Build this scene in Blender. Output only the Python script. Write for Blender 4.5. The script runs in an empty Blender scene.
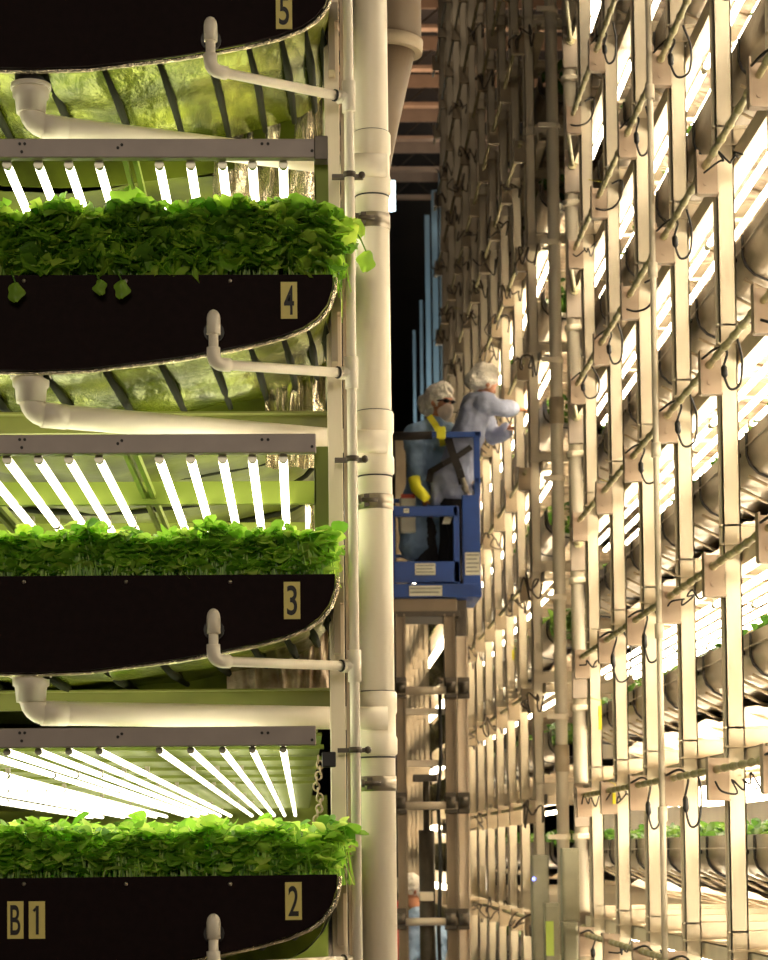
import bpy, bmesh, math, random
from mathutils import Vector, Matrix, Euler, noise
random.seed(7)
R = math.radians
sc = bpy.context.scene
col = sc.collection

# ------------------------------------------------------------------ camera
F = 2250.0                                   # focal length for a 768x960 frame, in pixels
EYE = Vector((0, 0, 1.65))
rot = (Matrix.Rotation(R(-2.09), 3, 'Z') @ Matrix.Rotation(R(90 + 3.1), 3, 'X') @ Matrix.Rotation(R(-0.63), 3, 'Z'))
def _uv(d):
    c = rot.transposed() @ d
    return F * c.x / -c.z, F * c.y / -c.z
u0, v0 = _uv(Vector((0, 1, 0)))
CX, CY = 302 - u0, 851 + v0
cam_d = bpy.data.cameras.new('camera'); cam = bpy.data.objects.new('camera', cam_d); col.objects.link(cam)
cam.matrix_world = Matrix.Translation(EYE) @ rot.to_4x4()
cam_d.sensor_fit = 'AUTO'; cam_d.sensor_width = 36; cam_d.lens = F / 960 * 36
cam_d.shift_x = (384 - CX) / 960; cam_d.shift_y = (CY - 480) / 960
cam_d.clip_end = 300
cam_d.dof.use_dof = True; cam_d.dof.focus_distance = 6.8; cam_d.dof.aperture_fstop = 9.0
sc.camera = cam
def ray(px, py):
    return rot @ Vector(((px - CX) / F, (CY - py) / F, -1))
def P(px, py, Y):                            # the point of the plane y = Y seen at a pixel
    d = ray(px, py); return EYE + d * (Y / d.y)
def S(Y): return F / Y

# ------------------------------------------------------------------ materials
def mat(name, c, rough=.5, metal=0, var=.0, vscale=8, bump=0, bscale=30, c2=None, spec=.5, stretch=None, coat=0):
    m = bpy.data.materials.new(name); m.use_nodes = True
    nt = m.node_tree; b = nt.nodes['Principled BSDF']
    b.inputs['Roughness'].default_value = rough; b.inputs['Metallic'].default_value = metal
    b.inputs['Specular IOR Level'].default_value = spec
    if coat: b.inputs['Coat Weight'].default_value = coat
    co = nt.nodes.new('ShaderNodeTexCoord'); mp = nt.nodes.new('ShaderNodeMapping')
    nt.links.new(co.outputs['Object'], mp.inputs['Vector'])
    if stretch: mp.inputs['Scale'].default_value = stretch
    n = nt.nodes.new('ShaderNodeTexNoise'); n.inputs['Scale'].default_value = vscale; n.inputs['Detail'].default_value = 5
    nt.links.new(mp.outputs['Vector'], n.inputs['Vector'])
    r = nt.nodes.new('ShaderNodeValToRGB')
    d = c2 if c2 else tuple(x * (1 - var) for x in c)
    r.color_ramp.elements[0].position = .35; r.color_ramp.elements[1].position = .68
    r.color_ramp.elements[0].color = (*d, 1); r.color_ramp.elements[1].color = (*c, 1)
    nt.links.new(n.outputs['Fac'], r.inputs['Fac']); nt.links.new(r.outputs['Color'], b.inputs['Base Color'])
    if bump:
        n2 = nt.nodes.new('ShaderNodeTexNoise'); n2.inputs['Scale'].default_value = bscale; n2.inputs['Detail'].default_value = 4
        nt.links.new(mp.outputs['Vector'], n2.inputs['Vector'])
        bp = nt.nodes.new('ShaderNodeBump'); bp.inputs['Strength'].default_value = bump; bp.inputs['Distance'].default_value = .02
        nt.links.new(n2.outputs['Fac'], bp.inputs['Height']); nt.links.new(bp.outputs['Normal'], b.inputs['Normal'])
    return m
def emit(name, c, s):
    m = bpy.data.materials.new(name); m.use_nodes = True; nt = m.node_tree
    b = nt.nodes['Principled BSDF']; b.inputs['Base Color'].default_value = (.9, .9, .85, 1)
    b.inputs['Emission Color'].default_value = (*c, 1); b.inputs['Emission Strength'].default_value = s
    return m
def leafmat(name, c1, c2, c3):
    m = bpy.data.materials.new(name); m.use_nodes = True; nt = m.node_tree
    b = nt.nodes['Principled BSDF']; out = nt.nodes['Material Output']
    g = nt.nodes.new('ShaderNodeNewGeometry'); r = nt.nodes.new('ShaderNodeValToRGB')
    e = r.color_ramp.elements; e[0].color = (*c1, 1); e[1].color = (*c3, 1); x = e.new(.5); x.color = (*c2, 1)
    nt.links.new(g.outputs['Random Per Island'], r.inputs['Fac'])
    nt.links.new(r.outputs['Color'], b.inputs['Base Color']); b.inputs['Roughness'].default_value = .42
    t = nt.nodes.new('ShaderNodeBsdfTranslucent'); hs = nt.nodes.new('ShaderNodeHueSaturation')
    hs.inputs['Value'].default_value = 1.9; nt.links.new(r.outputs['Color'], hs.inputs['Color']); nt.links.new(hs.outputs['Color'], t.inputs['Color'])
    mx = nt.nodes.new('ShaderNodeMixShader'); mx.inputs[0].default_value = .5
    nt.links.new(b.outputs[0], mx.inputs[1]); nt.links.new(t.outputs[0], mx.inputs[2]); nt.links.new(mx.outputs[0], out.inputs['Surface'])
    return m
M = {}
M['cream'] = mat('cream painted steel', (.72, .62, .47), .45, 0, .14, 5, .05, 60, stretch=(1, 1, .25))
M['cream_dim'] = mat('dim cream steel', (.42, .33, .22), .45, 0, .25, 5)  # darker cream copy; carries the shade on far brackets and dim uprights
M['bracket'] = mat('shaded cream steel', (.44, .33, .24), .5, 0, .2, 8)  # cream darkened so the colour carries the brackets' shade
M['boxmauve'] = mat('mauve grey box', (.30, .235, .18), .5, 0, .15, 8)
M['pvc'] = mat('cream plastic pipe', (.84, .76, .62), .38, 0, .07, 6, .03, 40, stretch=(1, 1, .3))
M['pvc_grey'] = mat('greyish plastic pipe', (.62, .54, .42), .4, 0, .2, 6, stretch=(1, 1, .3))
M['bar'] = mat('mauve grey light bar', (.36, .30, .27), .5, .1, .12, 12)
M['black'] = mat('black plastic panel', (.011, .004, .0045), .7, 0, .3, 40, .05, 300, spec=.12)
M['blackrub'] = mat('black rubber', (.012, .01, .01), .5)
M['plate'] = mat('yellowish number plate', (.78, .66, .20), .6, 0, .08, 30)
M['ink'] = mat('black ink', (.01, .008, .008), .6)
M['film'] = mat('bounce-tinted reflective film', (.40, .46, .035), .26, .8, 0, 6, .8, 9, c2=(.09, .12, .008), stretch=(1, .5, 1))  # yellow-green base colour stands in for light bounced off the plants
M['film_plain'] = mat('bounce-tinted smooth film', (.12, .15, .012), .5, 0, .7, 4, .4, 6, spec=.15)  # green here is leaf bounce put into the film colour
M['mylar'] = mat('crinkled silver film', (.86, .76, .56), .16, .85, .45, 14, .9, 22, stretch=(2.2, 2.2, .35))
M['rib'] = mat('dark olive rib', (.012, .014, .005), .7, spec=.1)
M['bounce_green'] = mat('steel with bounced green', (.22, .28, .045), .5, 0, .12, 8, spec=.2)  # green of the straps and bars is plant bounce light put into the colour
M['olive'] = mat('olive beam', (.22, .23, .06), .5, 0, .2, 6)
M['reflector'] = mat('pale green reflector board', (.13, .16, .03), .6, 0, .15, 9, spec=.15)
M['steel'] = mat('dull steel', (.42, .37, .30), .35, .8, .2, 30)
M['darksteel'] = mat('dark steel', (.10, .08, .06), .45, .4, .2, 30)
M['tray'] = mat('grey brown tray film', (.30, .24, .17), .28, .55, .35, 7, .4, 10, stretch=(1, .35, 1))
M['membrane'] = mat('pale plastic membrane', (.72, .58, .42), .3, .1, 0, 14, .9, 22, c2=(.30, .20, .13))
M['conduit'] = mat('olive conduit', (.50, .45, .26), .4, .2, .3, 30)
M['tube'] = emit('lit lamp tube', (1.0, .93, .68), 7)
M['tube_r'] = emit('lit lamp tube warm', (1.0, .86, .62), 21)
M['tube_f'] = emit('lit lamp tube far', (1.0, .83, .56), 46)
M['cap'] = mat('lamp end cap', (.38, .36, .28), .3, .3)
M['blue'] = mat('blue painted steel', (.008, .06, .33), .42, 0, .12, 10)
M['bluepad'] = mat('dark padding', (.014, .010, .010), .8)
M['sticker'] = mat('pale sticker', (.75, .72, .60), .6, 0, .05, 30)
M['stickred'] = mat('red sticker print', (.55, .08, .05), .6)
M['stickink'] = mat('sticker print', (.25, .25, .22), .6)
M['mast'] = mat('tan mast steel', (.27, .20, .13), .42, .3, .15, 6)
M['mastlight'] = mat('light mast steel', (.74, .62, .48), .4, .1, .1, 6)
M['skin'] = mat('skin', (.60, .26, .14), .55, 0, .1, 20)
M['coat'] = mat('blue grey work coat', (.36, .40, .58), .8, 0, .22, 5, .5, 16)
M['coatblue'] = mat('blue work coat', (.27, .40, .62), .8, 0, .22, 5, .5, 16)
M['pants'] = mat('dark trousers', (.018, .014, .016), .85)
M['net'] = mat('white hair net', (.95, .88, .78), .75, 0, .22, 30, .9, 45)
M['mask'] = mat('pale face mask', (.80, .66, .55), .8)
M['hiviz'] = mat('yellow webbing', (.85, .80, .03), .6)
M['yellow'] = mat('yellow tag', (.80, .72, .03), .5)
M['red'] = mat('red cloth', (.6, .04, .03), .6)
M['concrete'] = mat('concrete', (.25, .21, .17), .6, 0, .3, 1.5, .1, 40)
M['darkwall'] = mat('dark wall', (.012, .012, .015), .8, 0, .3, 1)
M['joist'] = mat('brown joist', (.50, .33, .22), .6, 0, .2, 3)
M['roof'] = mat('dark roof deck', (.03, .022, .018), .8, 0, .3, 1)
M['slate'] = mat('blue grey plastic strip', (.34, .46, .52), .25, .1, .5, 1.0, stretch=(3, 3, .3))
M['box'] = mat('grey green cabinet', (.30, .28, .19), .4, .2, .15, 10)
M['duct'] = mat('beige duct', (.17, .12, .075), .5, 0, .12, 3)
M['led'] = emit('blue indicator', (.1, .15, 1), 8)
M['glowgreen'] = mat('yellow green glow patch', (.55, .70, .12), .4)
M['coollamp'] = emit('cool lamp', (.75, .95, 1), 6)
M['leaf_big'] = leafmat('lettuce leaf', (.07, .18, .015), (.22, .42, .04), (.52, .68, .10))
M['leaf_mid'] = leafmat('young leaf', (.10, .26, .02), (.30, .52, .06), (.62, .76, .18))
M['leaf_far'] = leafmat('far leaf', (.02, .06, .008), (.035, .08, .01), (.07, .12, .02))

# ------------------------------------------------------------------ mesh helpers
class MB:
    def __init__(s): s.v = []; s.f = []; s.sm = []
    def add(s, vs, fs, smooth=False):
        o = len(s.v); s.v += [Vector(v) for v in vs]; s.f += [[i + o for i in f] for f in fs]; s.sm += [smooth] * len(fs); return s
    def box(s, a, b, bev=0):
        x0, x1 = sorted((a[0], b[0])); y0, y1 = sorted((a[1], b[1])); z0, z1 = sorted((a[2], b[2]))
        if bev:
            bm = bmesh.new(); bmesh.ops.create_cube(bm, size=1)
            for v in bm.verts: v.co = Vector((x0 + (v.co.x + .5) * (x1 - x0), y0 + (v.co.y + .5) * (y1 - y0), z0 + (v.co.z + .5) * (z1 - z0)))
            bmesh.ops.bevel(bm, geom=bm.edges[:], offset=bev, segments=2, affect='EDGES', profile=.5)
            bm.verts.index_update()
            s.add([v.co.copy() for v in bm.verts], [[v.index for v in f.verts] for f in bm.faces]); bm.free(); return s
        vs = [(x, y, z) for x in (x0, x1) for y in (y0, y1) for z in (z0, z1)]
        return s.add(vs, [(0, 1, 3, 2), (4, 6, 7, 5), (0, 4, 5, 1), (2, 3, 7, 6), (0, 2, 6, 4), (1, 5, 7, 3)])
    def tube(s, pts, r, n=12, caps=True):
        pts = [Vector(p) for p in pts]; rs = r if isinstance(r, (list, tuple)) else [r] * len(pts)
        vs = []; up = None
        for i, p in enumerate(pts):
            a = pts[max(i - 1, 0)]; b = pts[min(i + 1, len(pts) - 1)]; t = (b - a)
            if t.length < 1e-9: t = Vector((0, 0, 1))
            t.normalize()
            if up is None: up = t.orthogonal().normalized()
            up = (up - t * up.dot(t))
            if up.length < 1e-6: up = t.orthogonal()
            up.normalize(); sd = t.cross(up)
            for k in range(n):
                an = 2 * math.pi * k / n; vs.append(p + (up * math.cos(an) + sd * math.sin(an)) * rs[i])
        fs = []
        for i in range(len(pts) - 1):
            for k in range(n):
                k2 = (k + 1) % n; fs.append((i * n + k, i * n + k2, (i + 1) * n + k2, (i + 1) * n + k))
        s.add(vs, fs, True)
        if caps:
            o = len(s.v) - len(vs); s.f.append([o + k for k in range(n)][::-1]); s.f.append([o + (len(pts) - 1) * n + k for k in range(n)]); s.sm += [False, False]
        return s
    def vtube(s, x, y, z0, z1, r, n=16): return s.tube([(x, y, z0), (x, y, z1)], r, n)
    def bar(s, a, b, w, h, up=(0, 0, 1)):
        a, b = Vector(a), Vector(b); t = (b - a).normalized(); u = Vector(up); u = (u - t * u.dot(t)).normalized(); sd = t.cross(u)
        vs = [q + sd * (w / 2 * i) + u * (h / 2 * j) for q in (a, b) for i in (-1, 1) for j in (-1, 1)]
        return s.add(vs, [(0, 1, 3, 2), (4, 6, 7, 5), (0, 4, 5, 1), (2, 3, 7, 6), (0, 2, 6, 4), (1, 5, 7, 3)])
    def extr(s, prof, y0, y1):               # closed (x,z) outline extruded along y
        n = len(prof); vs = [(x, y0, z) for x, z in prof] + [(x, y1, z) for x, z in prof]
        fs = [list(range(n)), list(range(n, 2 * n))[::-1]] + [(i, i + n, (i + 1) % n + n, (i + 1) % n) for i in range(n)]
        return s.add(vs, fs)
    def sheet(s, fn, nu, nv):
        vs = [fn(i / nu, j / nv) for i in range(nu + 1) for j in range(nv + 1)]
        return s.add(vs, [(i * (nv + 1) + j, (i + 1) * (nv + 1) + j, (i + 1) * (nv + 1) + j + 1, i * (nv + 1) + j + 1) for i in range(nu) for j in range(nv)], True)
    def ball(s, c, r, n=12):
        rx, ry, rz = r if isinstance(r, (tuple, list)) else (r, r, r); c = Vector(c); vs = []; fs = []
        for i in range(n // 2 + 1):
            th = math.pi * i / (n // 2)
            for k in range(n):
                ph = 2 * math.pi * k / n; vs.append(c + Vector((rx * math.sin(th) * math.cos(ph), ry * math.sin(th) * math.sin(ph), rz * math.cos(th))))
        for i in range(n // 2):
            for k in range(n): fs.append((i * n + k, (i + 1) * n + k, (i + 1) * n + (k + 1) % n, i * n + (k + 1) % n))
        return s.add(vs, fs, True)
    def mesh(s, name, org=Vector((0, 0, 0))):
        me = bpy.data.meshes.new(name); me.from_pydata([v - org for v in s.v], [], s.f); me.polygons.foreach_set('use_smooth', s.sm)
        me.validate(); me.update(); return me
ORG = {}
def tag(o, label=None, cat=None, group=None, kind=None):
    if label: o['label'] = label
    if cat: o['category'] = cat
    if group: o['group'] = group
    if kind: o['kind'] = kind
    return o
def thing(name, label, cat, loc, group=None):
    o = bpy.data.objects.new(name, None); o.empty_display_size = .1; col.objects.link(o); o.location = loc; ORG[o.name] = Vector(loc)
    return tag(o, label, cat, group)
def part(name, mb, m, parent=None, loc=None, label=None, mods=None):
    org = ORG[parent.name] if parent else Vector(loc if loc else (0, 0, 0))
    o = bpy.data.objects.new(name, mb.mesh(name, org)); o.data.materials.append(m); col.objects.link(o)
    if parent: o.parent = parent
    else: o.location = org
    ORG[o.name] = org
    if label: o['label'] = label
    return o
def struct(name, mb, m):
    o = part(name, mb, m); o['kind'] = 'structure'; return o
def copy_tree(o, loc, label, group=None):
    c = o.copy(); col.objects.link(c); c.location = loc; c['label'] = label
    if group: c['group'] = group
    for ch in list(o.children):
        d = ch.copy(); col.objects.link(d); d.parent = c
    return c
ORD = ['first', 'second', 'third', 'fourth', 'fifth', 'sixth', 'seventh', 'eighth', 'ninth', 'tenth', 'eleventh', 'twelfth', 'thirteenth', 'fourteenth', 'fifteenth', 'sixteenth', 'seventeenth', 'eighteenth', 'nineteenth', 'twentieth']

D0 = 6.12                                   # distance of the left rack's front face

# ------------------------------------------------------------------ room
b = MB(); b.box((-14, -6, -.1), (16, 72, 0)); struct('floor', b, M['concrete'])
b = MB(); b.box((-14, -6, 13.6), (16, 72, 13.8)); struct('ceiling', b, M['roof'])
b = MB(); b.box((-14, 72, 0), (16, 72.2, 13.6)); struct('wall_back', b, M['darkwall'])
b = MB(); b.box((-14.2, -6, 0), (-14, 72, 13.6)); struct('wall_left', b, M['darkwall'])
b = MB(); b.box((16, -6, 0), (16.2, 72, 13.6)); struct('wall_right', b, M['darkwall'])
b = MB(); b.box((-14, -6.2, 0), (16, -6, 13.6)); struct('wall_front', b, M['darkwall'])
for i in range(11):
    Y = 22.4 + i * 1.62
    t = thing('ceiling_joist', 'brown steel ceiling joist above the far aisle, %s of the row going back' % (ORD[i] if i < 20 else 'last'), 'joist', (3, Y, 13), 'ceiling joists over the aisle')
    b = MB(); b.box((-2, Y, 13.0), (8, Y + .16, 13.05)); b.box((-2, Y + .06, 13.3), (8, Y + .1, 13.5)); part('chord', b, M['joist'], t)
    b = MB()
    for q in range(14):
        x = -1.8 + q * .7; b.bar((x, Y + .08, 13.04), (x + .35, Y + .08, 13.35), .02, .02, (0, 1, 0)); b.bar((x + .35, Y + .08, 13.35), (x + .7, Y + .08, 13.04), .02, .02, (0, 1, 0))
    part('web_bracing', b, M['darksteel'], t)

# ------------------------------------------------------------------ left rack: trays
RIM = {5: -26, 4: 275, 3: 576, 2: 878}      # picture height of each tray rim
prof_half = [(0, 97), (60, 95), (100, 90), (150, 84), (190, 77), (225, 70), (255, 62), (278, 53), (292, 43), (302, 30), (307, 15), (308, 0)]
def font_strokes(ch):
    return {'5': [[(.9, 1), (.15, 1), (.12, .58), (.55, .62), (.88, .45), (.88, .18), (.55, 0), (.12, .1)]],
            '4': [[(.7, 0), (.7, 1), (.08, .3), (.95, .3)]],
            '3': [[(.1, .9), (.5, 1), (.88, .85), (.85, .62), (.4, .53), (.88, .42), (.9, .15), (.5, 0), (.08, .1)]],
            '2': [[(.1, .8), (.3, 1), (.72, 1), (.9, .78), (.8, .5), (.12, .02), (.92, .02)]],
            'B': [[(.15, 0), (.15, 1), (.6, 1), (.85, .85), (.8, .58), (.15, .53)], [(.5, .53), (.9, .4), (.9, .12), (.6, 0), (.15, 0)]],
            '1': [[(.25, .8), (.55, 1), (.55, 0)]]}[ch]
def number_plate(t, px, py, w, h, ch, Y):
    c = P(px, py, Y); s = 1 / S(Y); W_, H_ = w * s, h * s
    b = MB(); b.box((c.x - W_ / 2, Y - .003, c.z - H_ / 2), (c.x + W_ / 2, Y, c.z + H_ / 2))
    pl = part('number_plate', b, M['plate'], t, label='yellowish plate with a black ' + ch)
    cu = bpy.data.curves.new('numeral', 'FONT'); cu.body = ch; cu.align_x = 'CENTER'; cu.align_y = 'CENTER'; cu.size = 1; cu.offset = .012
    tmp = bpy.data.objects.new('tmp', cu); col.objects.link(tmp); dg = bpy.context.evaluated_depsgraph_get(); me = bpy.data.meshes.new_from_object(tmp.evaluated_get(dg)); bpy.data.objects.remove(tmp)
    xs = [v.co.x for v in me.vertices]; ys = [v.co.y for v in me.vertices]; mx_, my_ = (min(xs) + max(xs)) / 2, (min(ys) + max(ys)) / 2
    kx = W_ * (.62 if ch != '1' else .50) / (max(xs) - min(xs)); kz = H_ * .8 / (max(ys) - min(ys))
    b = MB(); b.add([(c.x + (v.co.x - mx_) * kx, Y - .0045, c.z + (v.co.y - my_) * kz) for v in me.vertices], [list(p.vertices) for p in me.polygons]); bpy.data.meshes.remove(me)
    if ch == '1':
        b = MB(); b.box((c.x - .06 * W_, Y - .006, c.z - .38 * H_), (c.x + .12 * W_, Y - .0035, c.z + .38 * H_)); b.bar((c.x - .2 * W_, Y - .0047, c.z + .24 * H_), (c.x + .05 * W_, Y - .0047, c.z + .35 * H_), .16 * W_, .003, (0, 1, 0))
    part('numeral' if ch != 'B' else 'letter', b, M['ink'], pl)
def tray_profile(n, Y, grow=0, drop=0):
    s = 1 / S(D0); c = P(27, RIM[n], D0); out = []
    for dx, dy in prof_half[::-1]: out.append((c.x + dx * s * (1 + grow), c.z - dy * s - drop * min(1, dy / 60)))
    for dx, dy in prof_half[1:]: out.append((c.x - dx * s * (1 + grow), c.z - dy * s - drop * min(1, dy / 60)))
    return out
for n in (5, 4, 3, 2):
    c = P(27, RIM[n], D0)
    t = thing('growing_tray', 'long black ended growing tray marked %s%s' % (n, {5: ', at the top edge', 4: ' under the tall leafy greens', 3: ' in the middle of the rack', 2: ' with a B1 plate at its left'}[n]), 'tray', (c.x, D0, c.z - .26), 'growing trays of the near rack')
    pr = tray_profile(n, D0)
    b = MB(); b.extr(pr, D0, D0 + .012); part('end_panel', b, M['black'], t)
    b = MB()                                 # thin shiny edge that shows round the panel
    edge = tray_profile(n, D0, .008)
    b.tube([(x, D0 + .02, z - .004) for x, z in edge], .007, 6); part('edge_trim', b, M['mylar'], t)
    for px in (24, 126, 230):
        b = MB(); a = P(px, RIM[n] + 6, D0); b.ball((a.x, D0 - .002, a.z), .006, 8); part('rivet', b, M['steel'], t)
    # shell, first bay
    def shell(y0, y1, grow, drop, nv, amp):
        pf = tray_profile(n, 0, grow, drop); m_ = len(pf) - 1
        def fn(u, v):
            i = min(int(u * m_), m_ - 1); k = u * m_ - i; x = pf[i][0] * (1 - k) + pf[i + 1][0] * k; z = pf[i][1] * (1 - k) + pf[i + 1][1] * k
            y = y0 + (y1 - y0) * v
            w = noise.noise(Vector((x * 5, y * 4, n * 7.3))) * amp
            return (x + w * .3, y, z + w - .012 * abs(math.sin(v * math.pi * max(1, (y1 - y0) / .35))))
        bb = MB(); bb.sheet(fn, 66, nv); return bb
    part('tray_shell', shell(D0 + .02, D0 + .75, 0, 0, 16, .02), M['film'], t)
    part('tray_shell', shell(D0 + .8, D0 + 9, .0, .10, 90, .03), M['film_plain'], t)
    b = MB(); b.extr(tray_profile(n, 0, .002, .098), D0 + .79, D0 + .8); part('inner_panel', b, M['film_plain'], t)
    for q in (2, 3.3, 4.6, 5.8, 7, 8.2, 9.4, 10.6, 11.8, 13, 14.2, 15.4, 16.6, 18):  # lengthwise dark stripes stand in for braces mirrored in the film
        i = int(q); fr = q - i; x = pr[i][0] * (1 - fr) + pr[i + 1][0] * fr; z = pr[i][1] * (1 - fr) + pr[i + 1][1] * fr
        b = MB(); b.tube([(x - .02, D0 + .03, z - .008), (x, D0 + .3, z - .018), (x + .015, D0 + .74, z - .012)], [.008, .013, .009], 6); part('rib', b, M['rib'], t)
    for j in range(3):
        b = MB(); y = D0 + 1.3 + j * .6; pf = tray_profile(n, 0, .01, .10); b.tube([(x, y, z - .005) for x, z in pf], .012, 6); part('rib', b, M['rib'], t)
    # growing cloth just under the rim, coloured dark as the shade behind stems
    b = MB(); b.box((pr[0][0] - .02, D0 + .03, c.z - .035), (pr[-1][0] + .02, D0 + 6.4, c.z - .02)); part('grow_cloth', b, M['rib'], t)
    number_plate(t, {5: 284, 4: 289, 3: 292, 2: 293.5}[n], {5: 11, 4: 300.5, 3: 600.5, 2: 901}[n], 16.5, 37.5, str(n), D0)
    if n == 2:
        number_plate(t, 15.5, 920, 16, 37, 'B', D0); number_plate(t, 37, 920, 16, 37, '1', D0)

# ------------------------------------------------------------------ left rack: leaves
def leaves(name, label, m, area, cnt, hgt, size, ruffle, droop=0, seg=3, stems=True, over=0, org=None, dense=None):
    x0, x1, y0, y1, z0 = area; vs = []; fs = []
    for i in range(cnt):
        v = random.random(); y = y0 + (y1 - y0) * (v ** 2.2 if dense is None else v ** dense)
        x = random.uniform(x0, x1); lv = random.random() ** .75
        edge = max(0, 1 - (x1 - x) / .12)
        h = hgt * (.12 + .88 * lv) * (1 + .34 * noise.noise(Vector((x * 9, y * 4, z0 * 3))) ) * random.uniform(.85, 1.08)
        L = size * random.uniform(.6, 1.25); Wd = L * random.uniform(.38, .55) * (1.3 if ruffle > .3 else 1)
        yaw = random.uniform(0, 2 * math.pi)
        if y < y0 + .06: yaw = random.gauss(-math.pi / 2, 1.1)
        if edge > 0 and random.random() < .7: yaw = random.gauss(0, .7); x += over * random.random() * lv
        pit = random.gauss(.35, .45) - droop * (random.random() < .3)
        d = Vector((math.cos(yaw) * math.cos(pit), math.sin(yaw) * math.cos(pit), math.sin(pit)))
        sd = Vector((-math.sin(yaw), math.cos(yaw), random.gauss(0, .35))).normalized(); nr = d.cross(sd).normalized()
        base = Vector((x, y, z0 + h)) - d * L * .4
        o = len(vs); cup = random.uniform(.1, .5); bend = random.uniform(.1, .7); phs = random.uniform(0, 6)
        NU = 5
        for a in range(NU + 1):
            s_ = a / NU; w = Wd * math.sqrt(max(.02, 1 - (2 * s_ * .97 - .96) ** 2)) * (.75 + .3 * s_)
            for q in range(-1, 2) if seg == 3 else range(-2, 3):
                qq = q / (1 if seg == 3 else 2)
                p = base + d * L * s_ + sd * w * qq + nr * (cup * abs(qq) ** 1.5 * w - bend * L * s_ * s_ * .5 * 1)
                if ruffle: p += nr * ruffle * Wd * .5 * math.sin(phs + 7 * s_ + 4 * qq) * abs(qq) + d * ruffle * L * .15 * math.sin(phs * 2 + 5 * qq)
                vs.append(p)
        m_ = 3 if seg == 3 else 5
        for a in range(NU):
            for q in range(m_ - 1): fs.append((o + a * m_ + q, o + a * m_ + q + 1, o + (a + 1) * m_ + q + 1, o + (a + 1) * m_ + q))
        if stems and (y < y0 + .25) and i % 2 == 0:
            o = len(vs); bx = x + random.gauss(0, .012); r_ = .0016
            vs += [Vector((bx - r_, y, z0 - .02)), Vector((bx + r_, y, z0 - .02)), base + Vector((r_, 0, 0)), base - Vector((r_, 0, 0))]
            fs.append((o, o + 1, o + 2, o + 3))
    o_ = MB(); o_.v = vs; o_.f = fs; o_.sm = [True] * len(fs)
    ob = part(name, o_, m, None, loc=org or (x0, y0, z0)); return ob
rimz = {n: P(27, RIM[n], D0).z for n in RIM}
xr = P(334, 576, D0).x
o = leaves('lettuce_greens', '', M['leaf_big'], (-1.3, xr + .005, D0 + .03, D0 + .75, rimz[4] - .01), 4600, .205, .075, .55, .8, 5, True, .07)
tag(o, 'tall ruffled leafy greens filling the tray marked 4 and hanging over its rim', 'greens', None, 'stuff')
o = leaves('baby_greens', '', M['leaf_mid'], (-1.3, xr + .0, D0 + .02, D0 + .8, rimz[3] - .01), 5200, .14, .045, .15, .1, 3, True, .03)
tag(o, 'dense short bright green seedlings filling the tray marked 3', 'greens', None, 'stuff')
o = leaves('spinach_greens', '', M['leaf_mid'], (-1.5, xr + .01, D0 + .02, D0 + 1.4, rimz[2] - .01), 6500, .145, .05, .12, .1, 3, True, .06)
tag(o, 'dense green oval leaves on pale stems filling the tray marked 2', 'greens', None, 'stuff')
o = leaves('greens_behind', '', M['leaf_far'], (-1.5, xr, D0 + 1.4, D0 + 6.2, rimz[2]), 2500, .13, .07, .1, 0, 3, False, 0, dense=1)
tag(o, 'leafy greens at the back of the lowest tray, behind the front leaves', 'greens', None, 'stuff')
# three leaves that hang down over the black panel of tray 4
for px, py, s_ in ((16, 293, 20), (100, 288, 16), (122, 290, 19), (366, 262, 22)):
    a = P(px, py, D0 - .03); L = s_ / S(D0)
    b = MB()
    def fn(u, v):
        w = math.sin(math.pi * (v * .93 + .05)) ** .6 * L * .42
        return (a.x + (u - .5) * 2 * w + .004 * math.sin(v * 9 + px), a.y - .012 + .02 * abs(u - .5) + .004 * math.sin(v * 7 + u * 5), a.z + L / 2 - v * L)
    b.sheet(fn, 6, 8); b.tube([(a.x, a.y - .01, a.z + L * .45), (a.x - .012, a.y + .005, a.z + L), (a.x - .02, a.y + .05, a.z + L * 1.5)], .002, 5)
    o = part('hanging_leaf', b, M['leaf_big'], None, loc=a)
    tag(o, {16: 'round leaf drooping over the black panel at the far left', 100: 'dark leaf drooping over the panel left of the number 4', 122: 'longer pale leaf drooping beside the dark leaf on tray 4', 366: 'big rounded leaf sticking out in front of the wide white pipe'}[px], 'leaf')

# ------------------------------------------------------------------ left rack: light bars and lamps
BAR = {4: (148.5, 139.5), 3: (444, 435), 2: (737, 728)}
TX = [283, 252, 222, 190, 158.5, 98, 67.5, 37, 5.5, -25, -86, -117, -148, -179, -210, -271, -302, -333, -364, -395]
def lamp_proto(L, m, r=.0125):
    t = thing('fluorescent_tube', 'x', 'lamp', (0, 0, 0))
    b = MB(); b.tube([(0, .02, 0), (0, L - .02, 0)], r, 10); part('glass_tube', b, m, t)
    b = MB(); b.tube([(0, 0, 0), (0, .022, 0)], r * 1.02, 10); part('end_cap', b, M['cap'], t)
    b = MB(); b.tube([(0, L - .022, 0), (0, L, 0)], r * 1.02, 10); part('end_cap', b, M['cap'], t)
    b = MB(); b.box((-.008, .01, r * .9), (.008, .04, r + .02)); part('lamp_clip', b, M['steel'], t)
    return t
LL = 1.25
lampL = lamp_proto(LL - .004, M['tube']); first = True
L2 = 1.9
lampD = lamp_proto(L2 - .03, M['tube'], .0098); firstD = True
TN = {4: 'fourth', 3: 'third', 2: 'lowest'}
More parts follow.
